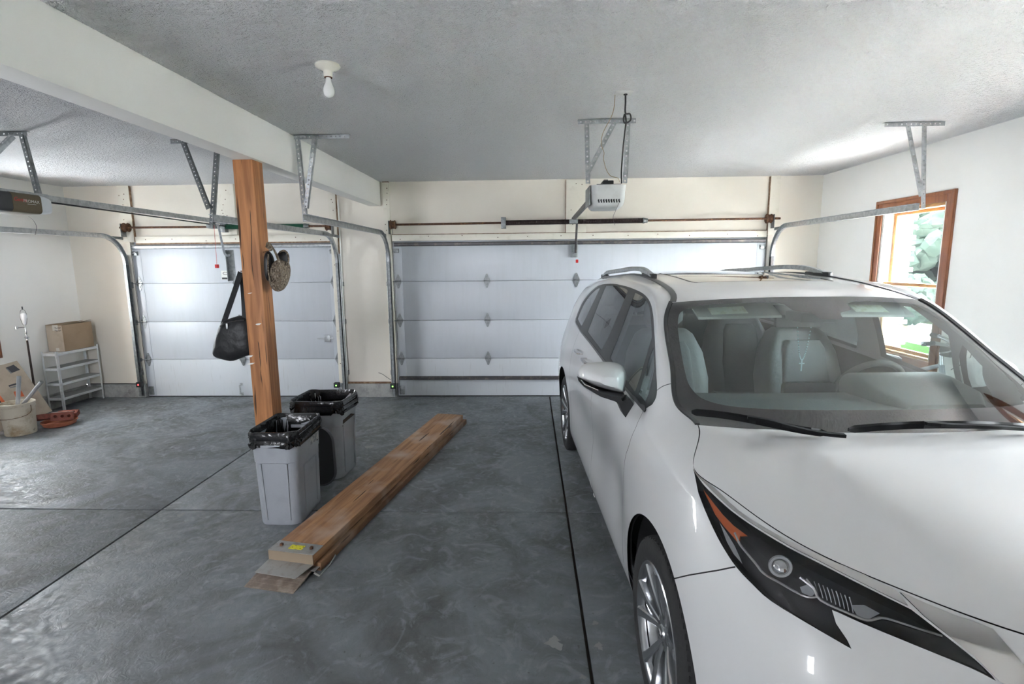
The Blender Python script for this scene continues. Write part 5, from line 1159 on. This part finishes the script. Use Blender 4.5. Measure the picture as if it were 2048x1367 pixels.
# ---------------- underbody and wheel wells
MB().bbox((-.84, .35, .17), (.84, 4.95, .24), .01).build('underbody', MT['gap_black'], car)
for sc_ in (1.0, 4.06):
    for sg in (1, -1):
        m = MB(); A_ = [(sc_+.452*math.cos(a), .38+.452*math.sin(a)) for a in np.linspace(-.35, PI+.35, 26)]
        for (w0, w1) in ((.905, .62),):
            vs = [(-sg*w0*(1 if True else 1), s_, z) for s_, z in A_]+[(-sg*w1, s_, z) for s_, z in A_]; n = len(A_)
            m.add(vs, [(i, i+1, n+i+1, n+i) for i in range(n-1)]); m.add([(-sg*w1, s_, z) for s_, z in A_], [tuple(range(n))])
        m.build('wheel_well', MT['rubber'], car)
# ---------------- wheels
mk('tyre', (.022, .022, .023), .75, bump=(60, .15)); mk('alloy', (.50, .51, .53), .22, .95); mk('alloy_dark', (.13, .135, .14), .4, .6)
def wheel_proto():
    """axis along +x (outward), centre at origin; local empty"""
    w = thing('wheel', None, None); Ro, Ri = .362, .262
    MB().lathe([(Ri-.004, -.105), (Ri+.02, -.116), (Ro-.05, -.118), (Ro-.012, -.104), (Ro, -.085), (Ro+.001, -.045), (Ro-.007, -.043), (Ro-.007, -.035), (Ro+.001, -.033), (Ro+.001, .033), (Ro-.007, .035), (Ro-.007, .043), (Ro+.001, .045), (Ro, .085), (Ro-.012, .104), (Ro-.03, .113), (Ro-.05, .1165), (Ri+.022, .114), (Ri+.008, .108), (Ri-.002, .098)], axis='x', seg=72).build('tyre', MT['tyre'], w, 50)
    m = MB()
    for k in range(72):
        a = 2*PI*k/72
        for x0, x1 in ((.05, .098), (-.098, -.05)):
            p = Vector((x0, (Ro-.002)*math.cos(a), (Ro-.002)*math.sin(a))); q = Vector((x1, (Ro-.008)*math.cos(a+.02), (Ro-.008)*math.sin(a+.02))); m.bar(p, q, .018, .008, (0, math.cos(a), math.sin(a)))
    m.build('tread_blocks', MT['tyre'], w, 30)['kind'] = 'stuff'
    rim = MB().lathe([(Ri-.01, -.1), (Ri-.02, -.09), (Ri-.034, .0), (Ri-.022, .07), (Ri-.004, .097), (Ri+.006, .108), (Ri-.0, .112), (Ri-.010, .108), (Ri-.022, .098), (Ri-.03, .085)], axis='x', seg=60).build('rim', MT['alloy'], w, 50)
    MB().lathe([(0, .0), (.23, .0), (.23, -.01), (0, -.01)], axis='x', seg=40).build('brake_disc', MT['alloy_dark'], rim)
    MB().lathe([(0, .087), (.02, .087), (.030, .085), (.034, .078), (.075, .070), (.082, .055), (.08, .03), (0, .03)], axis='x', seg=40).build('hub', MT['alloy'], rim)
    MB().tube([(.089, .022*math.cos(a), .015*math.sin(a)) for a in np.linspace(0, 2*PI, 20)[:-1]], .0022, 5, closed=True).tube([(.089, .009*math.cos(a), .014*math.sin(a)) for a in np.linspace(0, 2*PI, 16)[:-1]], .002, 5, closed=True).tube([(.089, .018*math.cos(a), .004+.006*math.sin(a)) for a in np.linspace(0, 2*PI, 16)[:-1]], .002, 5, closed=True).build('hub_emblem', MT['chrome'], rim)
    for k in range(5):
        for dl in (-.27, .27):
            a = 2*PI*k/5+PI/10; c0 = a+dl*.55; c1 = a+dl
            P = [(.066, .058*math.cos(c0), .058*math.sin(c0)), (.083, .13*math.cos(a+dl*.75), .13*math.sin(a+dl*.75)), (.093, .20*math.cos(a+dl*.9), .20*math.sin(a+dl*.9)), (.098, .250*math.cos(c1), .250*math.sin(c1))]
            MB().sweep(smoothpoly(P, 4, False), [(-.019, -.018), (.019, -.018), (.015, .006), (.010, .011), (-.010, .011), (-.015, .006)], up=(1, 0, 0), scale=[.85+.05*q for q in range(13)]).build('spoke', MT['alloy'], rim, 35)
    for k in range(5):
        a = 2*PI*k/5+PI/10+PI/5; MB().cyl((.060, .057*math.cos(a), .057*math.sin(a)), (.076, .057*math.cos(a), .057*math.sin(a)), .010, 6).build('lug_nut', MT['alloy_dark'], rim)
    return w
wp0 = wheel_proto(); wp0.parent = car
spots = [(1.0, 1), (1.0, -1), (4.06, 1), (4.06, -1)]
for i, (s_, sg) in enumerate(spots):
    w = wp0 if i == 0 else copy_tree(wp0, car)
    w.location = (-sg*.835, s_, .364); w.rotation_euler = (.35 if sg > 0 else .1, 0, PI if sg > 0 else 0)
# ---------------- headlights
def surf(px, off):
    uv = inv(px); u = np.array([p[0] for p in uv]); v = np.array([p[1] for p in uv]); return S(u, v)+Sn(u, v)*off
for mi in (False, True):
    sg = -1 if mi else 1
    hl_ = thing('headlight', None, None); hl_.parent = car
    tri_mesh('lens', *sub(lab == 'lamp', .001, mirror=mi), G_LAMP, hl_)
    tri_mesh('bezel', *sub(lab == 'lamp', -.05, mirror=mi), MT['lamp_bezel'], hl_)
    def LP(px, off): return [tuple(p) for p in loc(surf(px, off)*np.array([1, sg, 1]))]
    def flat(name, px, off, mat, th=.004, par=hl_):
        P = LP(px, off); Q = LP(px, off-th); n = len(P); tr = tessellate_polygon([[Vector((a, b, 0)) for a, b in px]])
        MB().add(P+Q, [tuple(t) for t in tr]+[tuple(n+i for i in t[::-1]) for t in tr]+[(i, (i+1) % n, n+(i+1) % n, n+i) for i in range(n)]).build(name, mat, par, 40)
    flat('turn_signal', [(1400, 972), (1411, 985), (1440, 1022), (1462, 1044), (1490, 1064), (1474, 1066), (1470, 1084), (1460, 1072), (1440, 1050), (1424, 1024)], -.02, MT['amber'])
    flat('side_reflector', [(1432, 1042), (1446, 1062), (1462, 1088), (1472, 1110), (1478, 1125), (1460, 1105), (1446, 1080)], -.018, MT['alloy'])
    for px, r in (([(1462, 1060), (1470, 1082), (1488, 1105), (1505, 1125), (1520, 1143), (1550, 1160), (1600, 1186), (1626, 1190), (1632, 1182), (1612, 1150)], .004), ([(1598, 1148), (1625, 1172), (1640, 1196), (1690, 1220), (1735, 1238), (1765, 1234), (1800, 1244), (1840, 1258), (1888, 1274)], .0045)):
        MB().tube([tuple(p) for p in loc(surf(dens(px, 3), -.022)*np.array([1, sg, 1]))], r, 6).build('chrome_accent', MT['chrome_car'], hl_)
    flat('light_guide', [(1596, 1168), (1618, 1160), (1630, 1180), (1620, 1188), (1600, 1180)], -.025, MT['alloy']); flat('light_guide', [(1702, 1206), (1730, 1202), (1762, 1222), (1738, 1236), (1715, 1226)], -.025, MT['alloy'])
    pc = Vector(LP([(1555, 1122)], -.032)[0]); nrm = (Vector(LP([(1555, 1122)], 0)[0])-pc).normalized()
    pr = MB().lathe([(0, .012), (.012, .010), (.02, .004), (.024, -.004), (.030, -.004), (.032, 0), (.034, -.01), (0, -.012)], seg=24); q = nrm.to_track_quat('Z', 'Y'); pr.v = [tuple(pc+q @ Vector(v)) for v in pr.v]; pr.build('projector', MT['chrome'], hl_)
    for k in range(9):
        u0 = 1628+k*9; MB().tube([tuple(p) for p in loc(surf([(u0, 1152+k*4.0), (u0+4, 1170+k*4.2), (u0+8, 1186+k*4.4)], -.028)*np.array([1, sg, 1]))], .0016, 4).build('reflector_rib', MT['alloy'], hl_)
# ---------------- mirrors
def mirror_part(sg):
    mr = thing('side_mirror', None, None); mr.parent = car; sP = 1.74
    def pl(px): return [tuple(chit(u, v, 's', sP)[1:]) for u, v in px]
    f = lambda a, b, d: (-sg*a, sP+d, b)
    cap = pl(dens([(1160, 757), (1162, 746), (1170, 736), (1188, 731), (1225, 729.5), (1245, 733), (1254, 741), (1257.5, 756), (1255, 775), (1252, 788), (1225, 784), (1190, 774), (1170, 764), (1160, 757)], 3)[:-1])
    def shell(poly, d0, d1, k0):
        c = np.mean(poly, 0); R_ = []
        for t in np.linspace(0, 1, 9):
            k = k0+(1-k0)*math.sin(PI/2*min(1, t*1.15)); d = d0+(d1-d0)*t; R_.append([f(*(c+(np.array(p)-c)*k), d) for p in poly])
        return loft(MB(), R_)
    shell(cap, -.085, .085, .35).build('mirror_cap', MT['paint'], mr, 60)
    lowp = pl([(1158, 758), (1170, 765), (1190, 775), (1225, 785), (1251, 789), (1258, 800), (1262, 812), (1250, 812), (1236, 803), (1215, 796), (1190, 788), (1168, 775), (1160, 766)])
    shell(lowp, -.06, .075, .6).build('mirror_base', MT['trim_black'], mr, 50)
    arm = pl([(1232, 800), (1254, 790), (1272, 816), (1266, 827), (1248, 831), (1242, 822)])
    m = MB(); m.prism(arm, lambda a, b, d: (-sg*a, 1.70+d, b), -.02, .06); m.build('mirror_arm', MT['trim_black'], mr, 40)
    gl_ = [tuple(np.array(np.mean(cap, 0))+(np.array(p)-np.mean(cap, 0))*.9) for p in cap]; MB().prism(gl_, f, .086, .089).build('mirror_glass', MT['chrome'], mr)
    MB().tube([f(*p, -.055) for p in pl([(1159, 755), (1166, 764), (1178, 769), (1192, 775)])], .004, 6).build('repeater_lamp', MT['chrome'], mr)
for sg in (1, -1): mirror_part(sg)
# door handles
for mi in (False, True):
    sg = -1 if mi else 1; h0 = S(*[np.array([x]) for x in inv([(1178, 722)])[0]])[0]; n0 = np.array([0, 1, .1])
    for ds, par in ((0, 'front_door'), (.38, 'sliding_door')):
        b_ = h0+np.array([ds, 0, .01*ds]); P = [b_+np.array([-.10, .0, 0]), b_+np.array([-.085, .035, .002]), b_+np.array([0, .042, .003]), b_+np.array([.085, .035, .002]), b_+np.array([.10, .0, 0])]
        MB().sweep([tuple(q) for q in loc(np.array(smoothpoly(P, 4, False))*np.array([1, sg, 1]))], [(-.012, -.006), (.012, -.006), (.012, .006), (-.012, .006)]).build('door_handle', MT['chrome_car'], PARTS[par][mi], 60)
tp_ = loc(surf([(1190, 985)], .006))[0]; MB().bbox((tp_[0]-.004, tp_[1]-.02, tp_[2]-.02), (tp_[0]+.004, tp_[1]+.02, tp_[2]+.02), .001).build('paper_tag', MT['white_plastic'], car)
# ---------------- wipers
mk('wiper_black', (.008, .008, .009), .6, spec=.15)
def ws_at(px, off):
    out = []
    for p in px:
        d = ((cpx(WF)-np.array(p))**2).sum(-1); i, j = np.unravel_index(np.argmin(d), d.shape); out.append(WF[i, j]+np.array([-.5*off, 0, off]))
    return np.array(out)
WFPX = cpx(WF)
def on_ray(px, depth_pts): pass
def ray_ws(px, lift):
    """point of the pixel ray on the windshield plane family, lifted towards the viewer"""
    res = []
    for p in px:
        d = ((WFPX-np.array(p))**2).sum(-1); i, j = np.unravel_index(np.argmin(d), d.shape); base = WF[i, j]; q = chit(p[0], p[1], 's', base[0]-lift); res.append(q)
    return np.array(res)
for nm, px, armpx in (('wiper', [(1384, 823), (1420, 826), (1460, 831), (1500, 838), (1540, 846), (1600, 858), (1655, 866)], [(1495, 834), (1540, 842), (1580, 853), (1640, 866), (1690, 871)]), ('wiper', [(1697, 858), (1740, 854), (1800, 850), (1870, 848), (1940, 848), (2000, 850), (2060, 853)], [(1850, 846), (1900, 850), (1980, 853), (2060, 858), (2120, 862)])):
    w_ = thing(nm, None, None); w_.parent = car
    P = loc(ray_ws(dens(px, 3), .07)); MB().sweep([tuple(p) for p in P], [(-.005, -.014), (.005, -.014), (.007, .006), (0, .013), (-.007, .006)], scale=[.5]+[1]*(len(P)-2)+[.5]).build('wiper_blade', MT['wiper_black'], w_)
    P = loc(ray_ws(dens(armpx, 3), .095)); MB().sweep([tuple(p) for p in P], [(-.010, -.005), (.010, -.005), (.010, .006), (-.010, .006)]).build('wiper_arm', MT['wiper_black'], w_)
# ---------------- interior
dashp = np.zeros((NR, 8, 3))
for i, r in enumerate(rr_):
    w = .80*r; f0 = 1.0+.34*r**2.4
    for j, (ds, z) in enumerate(((0, 1.11), (.12, 1.135), (.30, 1.155), (.50, 1.165), (.66, 1.16), (.71, 1.13), (.73, 1.0), (.73, .6))): dashp[i, j] = (f0+ds-.15*r**2*min(1, j/4), w, z-.02*r**2)
mk('dash_grey', (.13, .14, .145), .6)
grid_mesh('dashboard', dashp, MT['dash_grey'], car)
m = MB(); loft(m, [[(.44+x*k, y0, z0) for x, z0 in rrect(.27, .06, .055, 5, 0, 1.165+dz)] for k, y0, dz in ((.7, 1.36, -.05), (.95, 1.46, -.01), (1, 1.62, .02), (1, 1.70, .025), (.9, 1.74, .01))]).build('instrument_hood', MT['dash_grey'], car)
m = MB(); loft(m, [[(0+x, 1.66+dy, z0) for x, z0 in rrect(.13, .06, .02, 4, 0, 1.15)] for dy in (0, .03)]).build('touch_screen', MT['black'], car)
m = MB(); loft(m, [[(.02+x*k, 1.22+y*k, z0) for x, y in rrect(.2, .09, .03, 4)] for k, z0 in ((1, 1.135), (1, 1.152), (.9, 1.156))]).build('dash_speaker', MT['dash_grey'], car)
st = thing('steering_wheel', None, None); st.parent = car; c0 = Vector((.46, 1.90, 1.11)); ax = Vector((0, .82, .42)).normalized(); e1 = Vector((1, 0, 0)); e2 = ax.cross(e1).normalized()
MB().tube([c0+e1*(.185*math.cos(a))+e2*(.185*math.sin(a)) for a in np.linspace(0, 2*PI, 41)[:-1]], .0165, 10, closed=True).build('wheel_rim', MT['interior_dark'], st)
for a in (0, PI, PI*1.5 if e2.z > 0 else PI/2): MB().bar(c0+e1*(.04*math.cos(a))+e2*(.04*math.sin(a)), c0+e1*(.18*math.cos(a))+e2*(.18*math.sin(a)), .05, .018, tuple(ax)).build('wheel_spoke', MT['interior_dark'], st)
hubm = MB().lathe([(0, -.03), (.06, -.03), (.075, -.01), (.07, .02), (0, .03)], seg=20); q = ax.to_track_quat('Z', 'Y'); hubm.v = [tuple(c0+q @ Vector(v)) for v in hubm.v]; hubm.build('airbag_cover', MT['interior_dark'], st)
mk('seat_fabric', (.13, .133, .14), .75, bump=(80, .1)); mk('seat_side', (.18, .183, .188), .6)
def seat(x, y, k):
    t = thing('seat', None, None); t.parent = car; t.location = (x, y, .09)
    loft(MB(), [[(a*k_, b+dy, z) for a, b in rrect(.26, .27, .09, 5)] for k_, dy, z in ((.9, 0, .45), (1, 0, .50), (1, .0, .60), (.9, .01, .65))]).build('cushion', MT['seat_fabric'], t, 50)
    R_ = []
    for h, w_, d_ in ((.58, .24, .09), (.72, .27, .11), (.95, .28, .11), (1.12, .25, .10), (1.24, .19, .08), (1.27, .15, .05)): R_.append([(a, .22+.22*(h-.58)+b, h) for a, b in rrect(w_*k, d_, d_*.8, 5)])
    bk_ = loft(MB(), R_).build('backrest', MT['seat_side'], t, 60)
    R_ = [[(a, .14+.22*(h-.58)+b, h) for a, b in rrect(w_*k, .04, .03, 4)] for h, w_ in ((.62, .15), (.9, .17), (1.15, .14), (1.2, .11))]; loft(MB(), R_).build('back_panel', MT['seat_fabric'], bk_, 50)
    R_ = [[(a, .385+b, h) for a, b in rrect(w_, d_, d_*.9, 4)] for h, w_, d_ in ((1.30, .10, .04), (1.33, .13, .055), (1.42, .13, .055), (1.46, .10, .04))]; loft(MB(), R_).build('headrest', MT['seat_side'], t, 60)
    for a in (-.05, .05): MB().cyl((a, .375, 1.22), (a, .385, 1.32), .007, 8).build('headrest_post', MT['alloy_dark'], t)
for x, y, k in ((.46, 2.28, 1), (-.44, 2.28, 1), (.45, 3.2, 1), (-.45, 3.2, 1), (0.4, 4.1, .9), (-.4, 4.1, .9)): seat(x, y, k)
MB().bbox((-.14, 1.75, .5), (.14, 2.6, .82), .03).build('centre_console', MT['interior_dark'], car)
MB().bbox((-.85, 1.6, .26), (.85, 4.8, .34), .01).build('cabin_floor', MT['interior_dark'], car)
# header camera, mirror, visors with labels
hd = WF[WF.shape[0]//2]; 
vp = np.array([1.83, 0, 1.59])
MB().bbox((-.09, 1.62, 1.515), (.09, 1.78, 1.565), .015).build('camera_housing', MT['interior_dark'], car)
MB().bbox((-.12, 1.80, 1.47), (.12, 1.83, 1.535), .012).build('rear_view_mirror', MT['interior_dark'], car)
mk('visor', (.40, .41, .40), .85); mk('visor_label', (.74, .80, .70), .6, var=(30, (.62, .66, .50), .5, .6))
for sg in (1, -1):
    v_ = MB(); a0, a1 = np.array([1.80, 1.585]), np.array([1.66, 1.515])
    v_.add([(-sg*.15, 1.83, 1.60), (-sg*.55, 1.86, 1.585), (-sg*.55, 1.73, 1.525), (-sg*.15, 1.69, 1.535), (-sg*.15, 1.835, 1.612), (-sg*.55, 1.865, 1.597), (-sg*.55, 1.735, 1.537), (-sg*.15, 1.695, 1.547)], [(0, 1, 2, 3), (7, 6, 5, 4), (0, 4, 5, 1), (1, 5, 6, 2), (2, 6, 7, 3), (3, 7, 4, 0)])
    vo = v_.build('sun_visor', MT['visor'], car, 30)
    lb_ = MB(); x0, x1 = (.30, .48) if sg > 0 else (.24, .42)
    def vpnt(w, t, d): return (-sg*w, 1.83+(w-.15)*.075-.135*t-d*.4, 1.612-.037*(w-.15)-.063*t+d)
    lb_.add([vpnt(x0, .2, .002), vpnt(x1, .2, .002), vpnt(x1, .85, .002), vpnt(x0, .85, .002)], [(0, 1, 2, 3)]); lb_.build('visor_label', MT['visor_label'], vo)
mk('bead', (.55, .70, .76), .2, coat=1)
bp0 = c2w(np.array([1.80, -.03, 1.47])); bm2 = MB(); ro = thing('bead_rosary', 'pale blue bead string hanging from the minivan rear-view mirror', 'bead string', tuple(bp0-np.array([0, 0, .25])))
for k in range(34):
    t = k/33; a = -1+2*t; p = c2w(np.array([1.80, -.03+.035*a, 1.47-.17*(1-a*a)])); bm2.lathe([(0, -.004), (.0035, -.002), (.0035, .002), (0, .004)], tuple(p), seg=6)
bm2.build('beads', MT['bead'], ro, off=ro.location)
p = c2w(np.array([1.80, -.03, 1.27])); MB().box(p-np.array([.003, .002, .03]), p+np.array([.003, .002, .03])).box(p-np.array([.014, .002, -.008]), p+np.array([.014, .002, .014])).build('pendant', MT['bead'], ro, off=ro.location)
# ---------------------------------------------------------------- bicycle by the window
bi0 = at(1893, 700, 'x', 3.18); BYH = bi0[1]; bike = thing('bicycle', 'silver bicycle with dark grips standing between the minivan and window', 'bicycle', (3.18, BYH+.35, 0))
mk('bike_frame', (.30, .31, .33), .3, .5); mk('grip', (.03, .03, .032), .7)
BR = .33; hy = -.35     # handlebar position in local y
fw, rw = hy-.22, hy+.83
for y, nm in ((fw, 'wheel'), (rw, 'wheel')):
    wv = MB().tube([(0, y+BR*math.cos(a), BR+.02+BR*math.sin(a)) for a in np.linspace(0, 2*PI, 49)[:-1]], .021, 8, closed=True).build(nm, MT['tyre'], bike)
    MB().tube([(0, y+(BR-.03)*math.cos(a), BR+.02+(BR-.03)*math.sin(a)) for a in np.linspace(0, 2*PI, 49)[:-1]], .009, 6, closed=True).build('wheel_rim', MT['alloy'], wv)
    m = MB()
    for k in range(18):
        a = 2*PI*k/18; m.tube([(.02*(-1)**k, y, BR+.02), (0, y+(BR-.03)*math.cos(a), BR+.02+(BR-.03)*math.sin(a))], .0012, 4)
    m.cyl((-.05, y, BR+.02), (.05, y, BR+.02), .015, 10); m.build('spokes', MT['alloy'], wv)
hd_t, hd_b = Vector((0, hy+.03, 1.0)), Vector((0, hy-.02, .82)); bb = Vector((0, hy+.43, .31)); sc_ = Vector((0, hy+.60, .78)); rwc = Vector((0, rw, BR+.02)); fwc = Vector((0, fw, BR+.02))
m = MB().cyl(hd_b, hd_t, .019, 12); m.cyl(hd_b, bb, .018, 12); m.cyl(hd_t, sc_, .016, 12); m.cyl(bb, sc_, .016, 12)
for s in (-.05, .05): m.cyl(bb, rwc+Vector((s, 0, 0)), .010, 8); m.cyl(sc_, rwc+Vector((s, 0, 0)), .009, 8)
m.build('frame', MT['bike_frame'], bike)
m = MB()
for s in (-.05, .05): m.tube([hd_b, hd_b+Vector((s, -.02, -.05)), fwc+Vector((s, 0, 0))], .013, 8)
m.build('fork', MT['bike_frame'], bike)
m = MB().cyl(hd_t, hd_t+Vector((0, .02, .12)), .014, 10); m.cyl(hd_t+Vector((0, .02, .11)), hd_t+Vector((0, -.06, .14)), .014, 10); m.build('stem', MT['alloy'], bike)
hc = hd_t+Vector((0, -.06, .14))
HR = Matrix.Rotation(.85, 4, 'Z'); V0 = Vector
def Vh(p): return HR @ V0(p)
bar = MB().tube(smoothpoly([hc+Vh(p) for p in ((-.31, .14, .06), (-.22, .08, .06), (-.12, 0, .03), (0, 0, 0), (.12, 0, .03), (.22, .08, .06), (.31, .14, .06))], 5, False), .015, 10).build('handlebar', MT['alloy'], bike)
for s in (-1, 1):
    MB().tube([hc+Vh((s*.23, .085, .06)), hc+Vh((s*.31, .14, .06))], .018, 10).build('grip', MT['grip'], bar)
    MB().tube(smoothpoly([hc+Vh(p) for p in ((s*.15, .02, .045), (s*.17, -.04, .03), (s*.24, -.01, .01), (s*.29, .04, 0.0))], 4, False), .006, 6).build('brake_lever', MT['alloy'], bar)
    MB().tube(smoothpoly([hc+Vh(p) for p in ((s*.15, .0, .045), (s*.08, -.10, .05), (s*.03, -.12, -.06), (s*.01, -.02, -.16))], 4, False), .0028, 5).build('brake_cable', MT['black'], bar)
MB().bbox(hc+Vector((-.10, -.12, -.05)), hc+Vector((.04, -.02, .03)), .02).build('headlamp', MT['interior_dark'], bike)
loft(MB(), [[(x*k, hy+.66+y*k-.02*(1-k), z) for x, y in rrect(.075, .13, .05, 5)] for k, z in ((.7, .90), (1, .92), (1, .955), (.8, .97))]).build('saddle', MT['grip'], bike)
MB().cyl(sc_, sc_+Vector((0, .03, .13)), .013, 10).build('seat_post', MT['alloy'], bike)
MB().lathe([(.0, -.004), (.09, -.004), (.09, .004), (0, .004)], (.06, bb.y, bb.z), 'x', 24).build('chainring', MT['alloy_dark'], bike)
for s in (1, -1): MB().bar(bb+Vector((s*.07, 0, 0)), bb+Vector((s*.08, s*.10, -s*.12)), .02, .012).bbox(bb+Vector((s*.08-.04, s*.10-.03, -s*.12-.01)), bb+Vector((s*.08+.04, s*.10+.03, -s*.12+.01)), .004).build('crank', MT['alloy_dark'], bike)
MB().cyl((-.02, bb.y+.03, bb.z-.02), (-.16, bb.y-.02, .0), .008, 8).build('kickstand', MT['alloy_dark'], bike)

# ---------------------------------------------------------------- outdoors beyond the window
def grass():
    return M('lawn', (.0075, .0150, .0045), 1.0, spec=0.0, var=(1.2, (.010, .018, .006), .4, .65), var2=(18, (.0055, .012, .003), .5, .7))
MT['grass'] = grass(); mk('gravel', (.74, .73, .72), .9, var=(8, (.66, .65, .64), .45, .6)); mk('leaf', (.0160, .0215, .0175), 1.0, spec=0.0, var=(2.2, (.0105, .0150, .0120), .42, .6), bump=(6, .8)); mk('bark', (.12, .08, .05), .9); mk('white_brick', (.30, .29, .28), .8, var=(30, (.24, .23, .22), .45, .65)); mk('mortar_grey', (.10, .10, .10), .9); mk('teal', (.006, .022, .019), .5)
lawn = MB().box((XR+.25, -30, -.35), (90, 90, -.20)).build('trim_15', MT['grass']); tag(lawn, 'bright green lawn outside the window', 'lawn', kind='structure')
drive = MB().box((XR+.25, -30, -.2), (6.1, 90, -.185)).box((9.2, -30, -.2), (12.2, 90, -.185)).box((16, -30, -.2), (18, 90, -.18)).build('trim_16', MT['gravel']); tag(drive, 'pale gravel drive crossing the lawn outside', 'driveway', kind='structure')  # strip nearest the wall is added to bounce sunlight up through the windows
pier = thing('brick_pier', 'white painted brick pier outside left of the window', 'pier', (4.70, 7.14, -.2)); of = pier.location
MB().box((4.56, 7.0, -.2), (4.90, 7.40, 3.2)).build('mortar_core', MT['mortar_grey'], pier, off=of)
bmesh_ = MB().bbox((-.103, -.012, -.028), (.103, .012, .028), .004).build('brick', MT['white_brick']).data; bpy.data.objects.remove(bpy.data.objects['brick'])
for k in range(48):
    z = -.165+k*.068
    for x in ((4.65, 4.865) if k % 2 else (4.60, 4.815)): place('brick', bmesh_, pier, x-of[0], 6.995-of[1], z-of[2])
    for y in ((7.09, 7.305) if k % 2 else (7.04, 7.255)): place('brick', bmesh_, pier, 4.555-of[0], y-of[1], z-of[2], PI/2)
one('downspout', MB().bbox((4.42, 6.72, -.2), (4.47, 6.77, 3.0), .012), MT['teal'], 'teal green downspout beside the white brick pier outside', 'downspout')
rt = random.Random(11)
TL = ['tall pale tree, the leftmost seen through the upper window sash', 'broad pale tree in the middle of the upper window sash', 'rounded green tree right of the broad one outside', 'low bushy tree at the right edge of the window view', 'distant hillside tree above the gravel drive', 'small dark shrub-like tree outside near the meeting rail']
for k, (u, dist, h, r) in enumerate(((1795, 36, 5.2, 3.0), (1838, 28, 4.6, 2.9), (1872, 45, 6.4, 3.2), (1890, 22, 3.7, 2.0), (1835, 58, 8.0, 4.5), (1812, 18.5, 1.7, .9))):
    d = ray(u, 520); x, y = d[0]/math.hypot(d[0], d[1])*dist, d[1]/math.hypot(d[0], d[1])*dist
    t = thing('tree', TL[k], 'tree', (x, y, -.2), 0, 'trees outside the window')
    MB().tube([(0, 0, 0), (.05, .05, h*.35), (0, 0, h*.7)], .22, 8, scale=[1, .7, .3]).build('trunk', MT['bark'], t)
    m = MB()
    for q in range(90):
        a, e = rt.uniform(0, 2*PI), rt.uniform(-.9, 1.0); rad = r*rt.uniform(.35, .8); c = Vector((rad*math.cos(a)*math.cos(e), rad*math.sin(a)*math.cos(e), h*.50+h*.40*math.sin(e))); rs = min(r, h*.45)*rt.uniform(.16, .32)
        bm = bmesh.new(); bmesh.ops.create_icosphere(bm, subdivisions=2, radius=rs, matrix=Matrix.Translation(c))
        for v in bm.verts: v.co += Vector((rt.uniform(-1, 1), rt.uniform(-1, 1), rt.uniform(-1, 1)))*rs*.22
        m.bm(bm)
    m.build('crown', MT['leaf'], t, 30)
